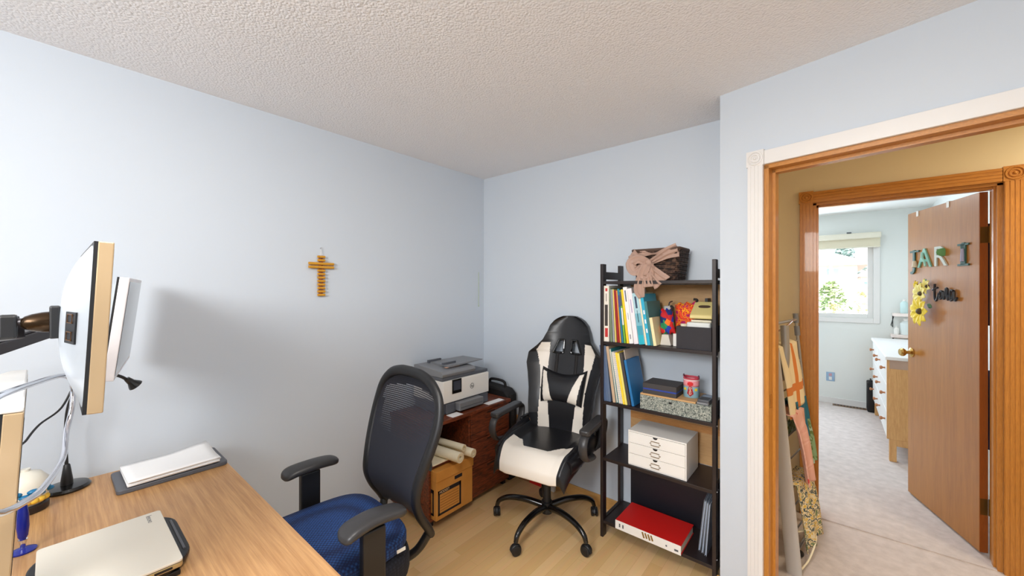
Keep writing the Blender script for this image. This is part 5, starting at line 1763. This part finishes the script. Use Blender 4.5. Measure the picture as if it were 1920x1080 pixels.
# ---------------------------------------------------------------- hallway: drying rack with laundry
rk = thing('drying_rack', 'folded grey metal drying rack leaning in the hallway beside the doorway', 'drying rack', (-.20, 2.78, 0.003))
def rp(y, z, off=0.0):
    return Vector((-.170 + (y - 2.5) * .16 - .085 * z + off, y, z))
for y in (2.50, 2.62, 3.06):
    b = B(); b.tube([rp(y, .012), rp(y, 1.30)], .009, 10)
    obj('side_tube', b, 'steel_rack', rk, smooth=True)
for k in range(9):
    z = .16 + k * .125
    b = B(); b.tube([rp(2.62, z), rp(3.06, z)], .004, 8)
    obj('rung', b, 'steel_rack', rk, smooth=True)
for z in (.06, 1.29):
    b = B(); b.tube([rp(2.50, z), rp(3.06, z)], .009, 10)
    obj('cross_tube', b, 'steel_rack', rk, smooth=True)
for y, z in ((2.62, 1.10), (3.06, 1.22), (3.06, 1.30), (2.62, 1.30)):
    b = B(); b.cyl(rp(y, z - .03), rp(y, z + .03), .015, 12)
    obj('plastic_joint', b, 'grey_plastic', rk, smooth=True)
b = B(); b.tube([rp(2.66, .98, .0), rp(2.64, 1.10, .03), rp(2.66, 1.28, .035)], .02, 12, smooth=5)
obj('spray_arm', b, 'steel_rack', rk, smooth=True)
b = B(); b.tube([rp(2.62, 1.24), rp(2.80, 1.275, .02), rp(3.04, 1.30)], .005, 8)
obj('hook_wire', b, 'chrome', rk, smooth=True)
b = B()
P0_, P1_ = rp(2.50, .004), rp(2.50, 1.17)
b.tube([P0_ + Vector((.01, -.02, 0)), P1_ + Vector((.01, -.02, 0))], .034, 16, flat_=(1.0, .4), up=(1, 0, 0))
obj('side_panel', b, 'rack_grey', rk, smooth=True)
for y in (2.52, 2.66, 3.06):
    b = B(); b.ball(rp(y, .022), .018, (1, 1, 1))
    obj('rubber_foot', b, 'black_plastic', rk, smooth=True)
b = B(); b.tube([rp(2.58, .18, .02), rp(2.70, .15, .05), rp(2.74, .09, .06), rp(2.62, .035, .05), rp(2.50, .03, .04)], .0045, 8, smooth=6)
tag(obj('cord_loop', b, 'cream_paper', smooth=True), 'pale cord hanging in a loop from the foot of the drying rack', 'cord')


def drape(name, label, y0, y1, zt_, z0, z1, mat, off=.016, wav=.010, skew=0.0, thick=.003, taper=0.0, back=True, cat='cloth', ph=0.0, par=None, zskew=0.0):
    """cloth hung over a rung: front fall z0, short back fall z1"""
    Lf, Lb = zt_ - z0, (zt_ - z1) if back else .02
    tot = Lf + Lb
    def f(u, v):
        s = v * tot
        yy = y0 + (y1 - y0) * u
        mid = (y0 + y1) / 2
        if s < Lb:
            z = zt_ - (Lb - s); side = -off * .8
        else:
            z = zt_ - (s - Lb); side = off + wav * math.sin(u * 11 + ph) * min(1, (s - Lb) / .1) + .012 * min(1, (s - Lb) / .2)
            fr = (s - Lb) / Lf
            yy = mid + (yy - mid) * (1 - taper * fr) + skew * fr
            z += zskew * (u - .5) * fr
        arch = .008 * max(0, 1 - abs(s - Lb) / .02)
        p_ = rp(yy, z, side)
        p_.z += arch
        return p_
    b = B(); b.grid(f, 18, 40)
    return obj(name, b, mat, par, smooth='all', solid=thick)


def striped():
    m, N, L, P = newmat('towel_stripes')
    v = coords(N, L)
    sp = N.new('ShaderNodeSeparateXYZ'); L.new(v, sp.inputs[0])
    last = None
    tot = None
    def band(sock, c, w):
        a = N.new('ShaderNodeMath'); a.operation = 'SUBTRACT'; a.inputs[1].default_value = c; L.new(sock, a.inputs[0])
        d = N.new('ShaderNodeMath'); d.operation = 'ABSOLUTE'; L.new(a.outputs[0], d.inputs[0])
        g = N.new('ShaderNodeMath'); g.operation = 'LESS_THAN'; g.inputs[1].default_value = w; L.new(d.outputs[0], g.inputs[0])
        return g.outputs[0]
    bs = [band(sp.outputs['Y'], .030, .018), band(sp.outputs['Z'], .150, .022), band(sp.outputs['Z'], .012, .009)]
    mx = bs[0]
    for o_ in bs[1:]:
        k = N.new('ShaderNodeMath'); k.operation = 'MAXIMUM'; L.new(mx, k.inputs[0]); L.new(o_, k.inputs[1]); mx = k.outputs[0]
    r = N.new('ShaderNodeMixRGB'); r.inputs['Color1'].default_value = lin((236, 218, 178)); r.inputs['Color2'].default_value = lin((214, 128, 60))
    L.new(mx, r.inputs['Fac']); L.new(r.outputs['Color'], P.inputs['Base Color'])
    P.inputs['Roughness'].default_value = .95
    n = N.new('ShaderNodeTexNoise'); n.inputs['Scale'].default_value = 300; L.new(v, n.inputs['Vector'])
    bump(N, L, P, n.outputs['Fac'], .4)
    return m
tag(drape('towel', '', 2.56, 2.92, 1.175, .80, .95, striped(), off=.022, wav=.008, skew=.035, zskew=.06), 'cream towel with orange stripes hung over the drying rack', 'towel')
tag(drape('teal_cloth', '', 2.74, 2.96, .835, .58, .76, flat('teal_cloth', (30, 104, 128), .9), off=.030, taper=.2, ph=2), 'teal blue cloth hanging below the striped towel', 'cloth')
tag(drape('green_cloth', '', 2.80, 2.95, .70, .47, .62, mat_spots('green_knit', [(130, 160, 120), (92, 116, 62), (160, 190, 170)], 26), off=.040, taper=.25, ph=4), 'small green cloth hanging on the rack under the teal cloth', 'cloth')
tag(drape('pink_garment', '', 2.58, 2.82, .80, .40, .70, mat_spots('pink_jersey', [(222, 168, 150), (226, 176, 158), (220, 164, 148), (228, 180, 164), (222, 168, 150), (222, 168, 150), (222, 168, 150), (196, 50, 44)], 6), off=.046, taper=.15, skew=.06, wav=.016, ph=1), 'pale pink garment with a red mark hanging on the drying rack', 'garment')
tag(drape('floral_cloth', '', 2.58, 2.86, .425, .06, .33, mat_spots('floral_print', [(226, 212, 176), (216, 178, 70), (228, 214, 180), (70, 84, 84), (224, 206, 160), (110, 126, 88)], 24, detail=3), off=.034, wav=.014, skew=.03, ph=3), 'yellow and grey floral cloth on the lowest rungs of the rack', 'cloth')

# ---------------------------------------------------------------- the room across the hall
dr = thing('dresser', 'long pine dresser with white drawer fronts behind the open door', 'dresser', (.58, 5.45, 0))
ex0, ex1, ey0, ey1 = .345, .835, 4.62, 6.24
obj('carcass', B().box(ex0 + .014, ex1, ey0, ey1, .195, .80), 'pine', dr, bevel=.003)
obj('top_rail', B().box(ex0 + .014, ex1, ey0 + .002, ey1 - .002, .80, .875), flat('weathered_wood', (176, 150, 132), .7, var=.03), dr)
obj('top_board', B().box(ex0 - .012, ex1 + .005, ey0 - .02, ey1 + .02, .875, .905), 'white_trim', dr, bevel=.006)
obj('corner_strip', B().box(ex0, ex0 + .016, ey0 - .001, ey0 + .028, .195, .875), 'pine', dr)
for y in (ey0 + .005, ey1 - .055):
    for x in (ex0 + .016, ex1 - .05):
        obj('leg', B().box(x, x + .045, y, y + .05, .003, .197), 'pine', dr, bevel=.003)
obj('apron', B().box(ex0 + .06, ex1 - .05, ey0 + .008, ey0 + .024, .14, .196), 'pine', dr)
ym = (ey0 + ey1) / 2
for (z0, z1) in ((.20, .42), (.43, .65), (.66, .865)):
    for (y0, y1) in ((ey0 + .03, ym - .006), (ym + .006, ey1 - .02)):
        d = obj('drawer', B().box(ex0, ex0 + .018, y0, y1, z0, z1), 'white_trim', dr, bevel=.003)
        for f_ in (.16, .80):
            y = y0 + (y1 - y0) * f_
            b = B(); b.lathe([(.008, 0), (.007, .014), (.015, .022), (.017, .030), (.012, .036), (0, .037)], mx=Matrix.Translation((ex0, y, (z0 + z1) / 2 + .02)) @ Matrix.Rotation(-PI / 2, 4, 'Y'), seg=16)
            obj('knob', b, flat('knob_wood', (166, 108, 66), .5), d, smooth=True)
sc = thing('flat_case', 'black flat case standing between the dresser and far wall', 'case', (.33, 6.37, 0.003))
obj('case_body', B().box(.30, .37, 6.285, 6.475, .003, .36), 'bag', sc, bevel=.015)
b = B(); b.tube([(.335, 6.34, .355), (.335, 6.35, .385), (.335, 6.41, .385), (.335, 6.42, .355)], .007, 8, smooth=4)
obj('case_handle', b, 'black_plastic', sc, smooth=True)

for z, lb, items in ((1.195, 'upper white wall shelf with bottle above the dresser', 0), (.945, 'lower white wall shelf just above the dresser top', 1)):
    s_ = thing('wall_shelf', lb, 'shelf', (.69, 6.44, z), group='wall shelves beside the window')
    obj('shelf_board', B().box(.53 - .015 * items, .845, 6.34, 6.498, z - .035, z), flat('pinkish_white', (240, 226, 220), .5), s_, bevel=.002)
    for x in (.545,):
        b = B(); b.tube([(x - .01, 6.345, z - .02), (x - .035, 6.36, z - .14), (x - .01, 6.497, z - .17), (x - .01, 6.497, z - .02)], .004, 8)
        obj('wire_bracket', b, 'black_plastic', s_, smooth=True)
def bottle(x, y, z, r, h, mat, label, name='bottle'):
    o = thing(name, label, 'bottle', (x, y, z + .0006))
    b = B(); b.lathe([(r * .9, 0), (r, .006), (r, h * .72), (r * .55, h * .84), (r * .35, h * .86)], c=(x, y, z + .0006), seg=20)
    obj('bottle_body', b, mat, o, smooth=True)
    b = B(); b.lathe([(r * .42, 0), (r * .42, h * .14), (0, h * .142)], c=(x, y, z + h * .86 + .0008), seg=14)
    obj('cap', b, 'white_plastic', o, smooth=True)
bottle(.625, 6.42, 1.195, .034, .165, flat('pale_mint', (200, 226, 226), .3), 'pale mint bottle on the upper wall shelf')
bottle(.640, 6.42, .945, .050, .185, flat('mist_white', (222, 232, 232), .3), 'wide white bottle on the lower wall shelf')
bottle(.560, 6.41, .945, .022, .095, 'white_plastic', 'small white jar beside the wide bottle on the lower shelf')

bl = thing('roller_blind', 'cream roller blind rolled down over the window top', 'blind', (-.28, 6.44, 2.0))
obj('cassette', B().box(-1.02, .432, 6.40, 6.482, 2.105, 2.175), flat('blind_cream', (230, 224, 206), .7), bl, bevel=.012)
obj('blind_fabric', B().box(-1.0, .425, 6.452, 6.455, 2.005, 2.11), flat('blind_cloth', (222, 214, 190), .8), bl)
b = B(); b.cyl((-1.0, 6.4535, 2.0), (.425, 6.4535, 2.0), .008, 12)
obj('bottom_bar', b, flat('blind_cream', (230, 224, 206), .7), bl, smooth=True)
b = B(); b.box(.115, .16, 6.395, 6.42, 2.176, 2.19)
obj('bracket', b, 'slate', bl)
ou = thing('outlet_cover', 'small bluish wall outlet plate below the window', 'outlet', (-.043, 6.49, .30))
obj('plate', B().box(-.085, .0, 6.492, 6.4995, .285, .40), flat('outlet_blue', (150, 178, 206), .5), ou, bevel=.003)
obj('socket', B().box(-.058, -.028, 6.490, 6.4925, .30, .34), 'white_plastic', ou, bevel=.002)
obj('socket', B().box(-.058, -.028, 6.490, 6.4925, .35, .385), flat('outlet_rose', (196, 150, 160), .5), ou, bevel=.002)
vt = thing('floor_vent', 'brown metal floor vent set in the carpet under the window', 'vent', (.14, 6.41, .002))
obj('vent_frame', B().box(-.02, .30, 6.37, 6.45, .0025, .008), flat('vent_brown', (120, 92, 62), .5), vt, bevel=.001)
for k in range(10):
    obj('louver', B().box(-.005 + k * .030, .013 + k * .030, 6.38, 6.44, .008, .0105), flat('vent_dark', (54, 40, 30), .5), vt)
b = B(); b.ball((-.232, 6.515, 1.147), .030, (1, .6, 1.05))
tag(obj('pink_ball', b, flat('coral_pink', (226, 130, 120), .5), smooth=True), 'small coral pink ball on the window ledge', 'ball')

# ---------------------------------------------------------------- outside the far window
struct('ground', B().box(-40, 40, 7.0, 80, -2.95, -2.75), 'ground')
ho = thing('neighbour_house', 'white two storey house with grey roof seen through the window', 'house', (-6.0, 39, -2.75))
hx0, hx1, hy0, hy1, hz = -13.5, 1.15, 34.0, 46.0, 3.0
obj('wall', B().box(hx0, hx1, hy0, hy1, -2.75, hz), 'stucco', ho)
b = B()
ov = .55
A_ = [b.bm.verts.new(p_) for p_ in ((hx0 - ov, hy0 - ov, hz), (hx1 + ov, hy0 - ov, hz), (hx1 + ov, hy1 + ov, hz), (hx0 - ov, hy1 + ov, hz))]
D_ = [b.bm.verts.new(p_) for p_ in ((hx0 - ov, hy0 - ov, hz + .2), (hx1 + ov, hy0 - ov, hz + .2), (hx1 + ov, hy1 + ov, hz + .2), (hx0 - ov, hy1 + ov, hz + .2))]
r0, r1 = b.bm.verts.new((hx0 + 5.0, 40, hz + 2.6)), b.bm.verts.new((hx1 - 5.0, 40, hz + 2.6))
b.face(A_[::-1])
for i in range(4): b.face([A_[i], A_[(i + 1) % 4], D_[(i + 1) % 4], D_[i]])
b.face([D_[0], D_[1], r1, r0]); b.face([D_[1], D_[2], r1]); b.face([D_[2], D_[3], r0, r1]); b.face([D_[3], D_[0], r0])
obj('roof', b, 'roof', ho)
for (x0, x1, z0, z1) in ((-.42, .22, 2.05, 2.80),):
    wf = obj('window', B().box(x0 - .06, x1 + .06, hy0 - .05, hy0 + .02, z0 - .06, z1 + .06), 'white_trim', ho)
    obj('pane', B().box(x0, (x0 + x1) / 2 - .03, hy0 - .07, hy0 - .045, z0, z1), flat('house_pane', (140, 172, 186), .1), wf)  # pane colour lightened to carry the same window glare
    obj('pane', B().box((x0 + x1) / 2 + .03, x1, hy0 - .07, hy0 - .045, z0, z1), flat('house_pane', (140, 172, 186), .1), wf)
obj('porch_bay', B().box(-4.5, -.85, hy0 - 2.0, hy0, -2.75, 2.1), 'stucco', ho)
h2 = thing('far_house', 'second pale house with dark gable behind the first one', 'house', (6.5, 55, -2.75))
obj('wall', B().box(2.0, 12, 52, 60, -2.75, 2.6), 'stucco', h2)
b = B(); b.prism([(1.3, 2.6), (12.7, 2.6), (7.0, 5.8)], 51.4, 60.6, Matrix(((1, 0, 0, 0), (0, 0, 1, 0), (0, 1, 0, 0), (0, 0, 0, 1))))
obj('roof', b, 'roof', h2)
obj('window', B().box(2.25, 2.75, 51.95, 52.01, 1.5, 2.1), flat('house_pane', (140, 172, 186), .1), h2)


def plant(name, label, x, y, z, h, w, mat, n, cat, seed, leaf=.16, trunk=True, group=None):
    rr = random.Random(seed)
    o = thing(name, label, cat, (x, y, z), group=group)
    b = B()
    for k in range(n):
        a, q, rad = rr.uniform(0, 2 * PI), rr.random(), rr.random() ** .6
        zz = h * (.12 + .88 * q)
        env = w * (math.sin(PI * min(1, .18 + q * .80)) ** .7)
        p_ = Vector((x + math.cos(a) * rad * env, y + math.sin(a) * rad * env, z + zz))
        e_ = Euler((rr.uniform(-1, 1), rr.uniform(-1, 1), rr.uniform(0, 6))).to_matrix().to_4x4()
        m = Matrix.Translation(p_) @ e_
        s = leaf * rr.uniform(.6, 1.3)
        vs = [b.bm.verts.new(m @ Vector(c)) for c in ((0, -s, 0), (s * .45, 0, s * .12), (0, s, 0), (-s * .45, 0, s * .12))]
        b.face([vs[0], vs[1], vs[2]]); b.face([vs[0], vs[2], vs[3]])
    obj('foliage', b, mat, o)
    if trunk:
        b = B(); b.tube([(x, y, z), (x + .03, y, z + h * .45), (x - .02, y, z + h * .8)], (.05 * w, .015 * w), 8)
        for k in range(5):
            a = rr.uniform(0, 6.28)
            b.tube([(x, y, z + h * (.2 + .1 * k)), (x + math.cos(a) * w * .6, y + math.sin(a) * w * .6, z + h * (.4 + .1 * k))], (.03 * w, .008 * w), 6)
        obj('trunk', b, flat('bark', (130, 108, 84), .9), o)
    return o
plant('shrub', 'large green shrub in front of the white house', -.15, 23.0, -2.75, 4.5, 1.0, 'leaf', 900, 'shrub', 1, .15)
plant('shrub', 'low pale yellow green bush at the lower window edge', -.02, 15.5, -2.75, 3.75, .62, 'leaf_pale', 500, 'shrub', 2, .09)
plant('shrub', 'sparse pale bush by the lower corner of the window', .72, 18.6, -2.75, 4.1, .62, 'leaf_pale', 330, 'shrub', 3, .10)
plant('conifer', 'bluish tree standing behind the roof of the white house', .9, 62, -2.75, 9.6, 2.2, 'leaf_dark', 900, 'tree', 4, .40)
fe = thing('garden_fence', 'pale garden fence below the house', 'fence', (-1, 20.5, -2.75))
obj('fence_panel', B().box(-6, 6, 20.5, 20.56, -2.75, .55), flat('fence_pale', (226, 220, 212), .8), fe)
for k in range(6):
    obj('fence_post', B().box(-6 + k * 2.15, -5.88 + k * 2.15, 20.45, 20.5, -2.75, .62), flat('fence_pale', (226, 220, 212), .8), fe)
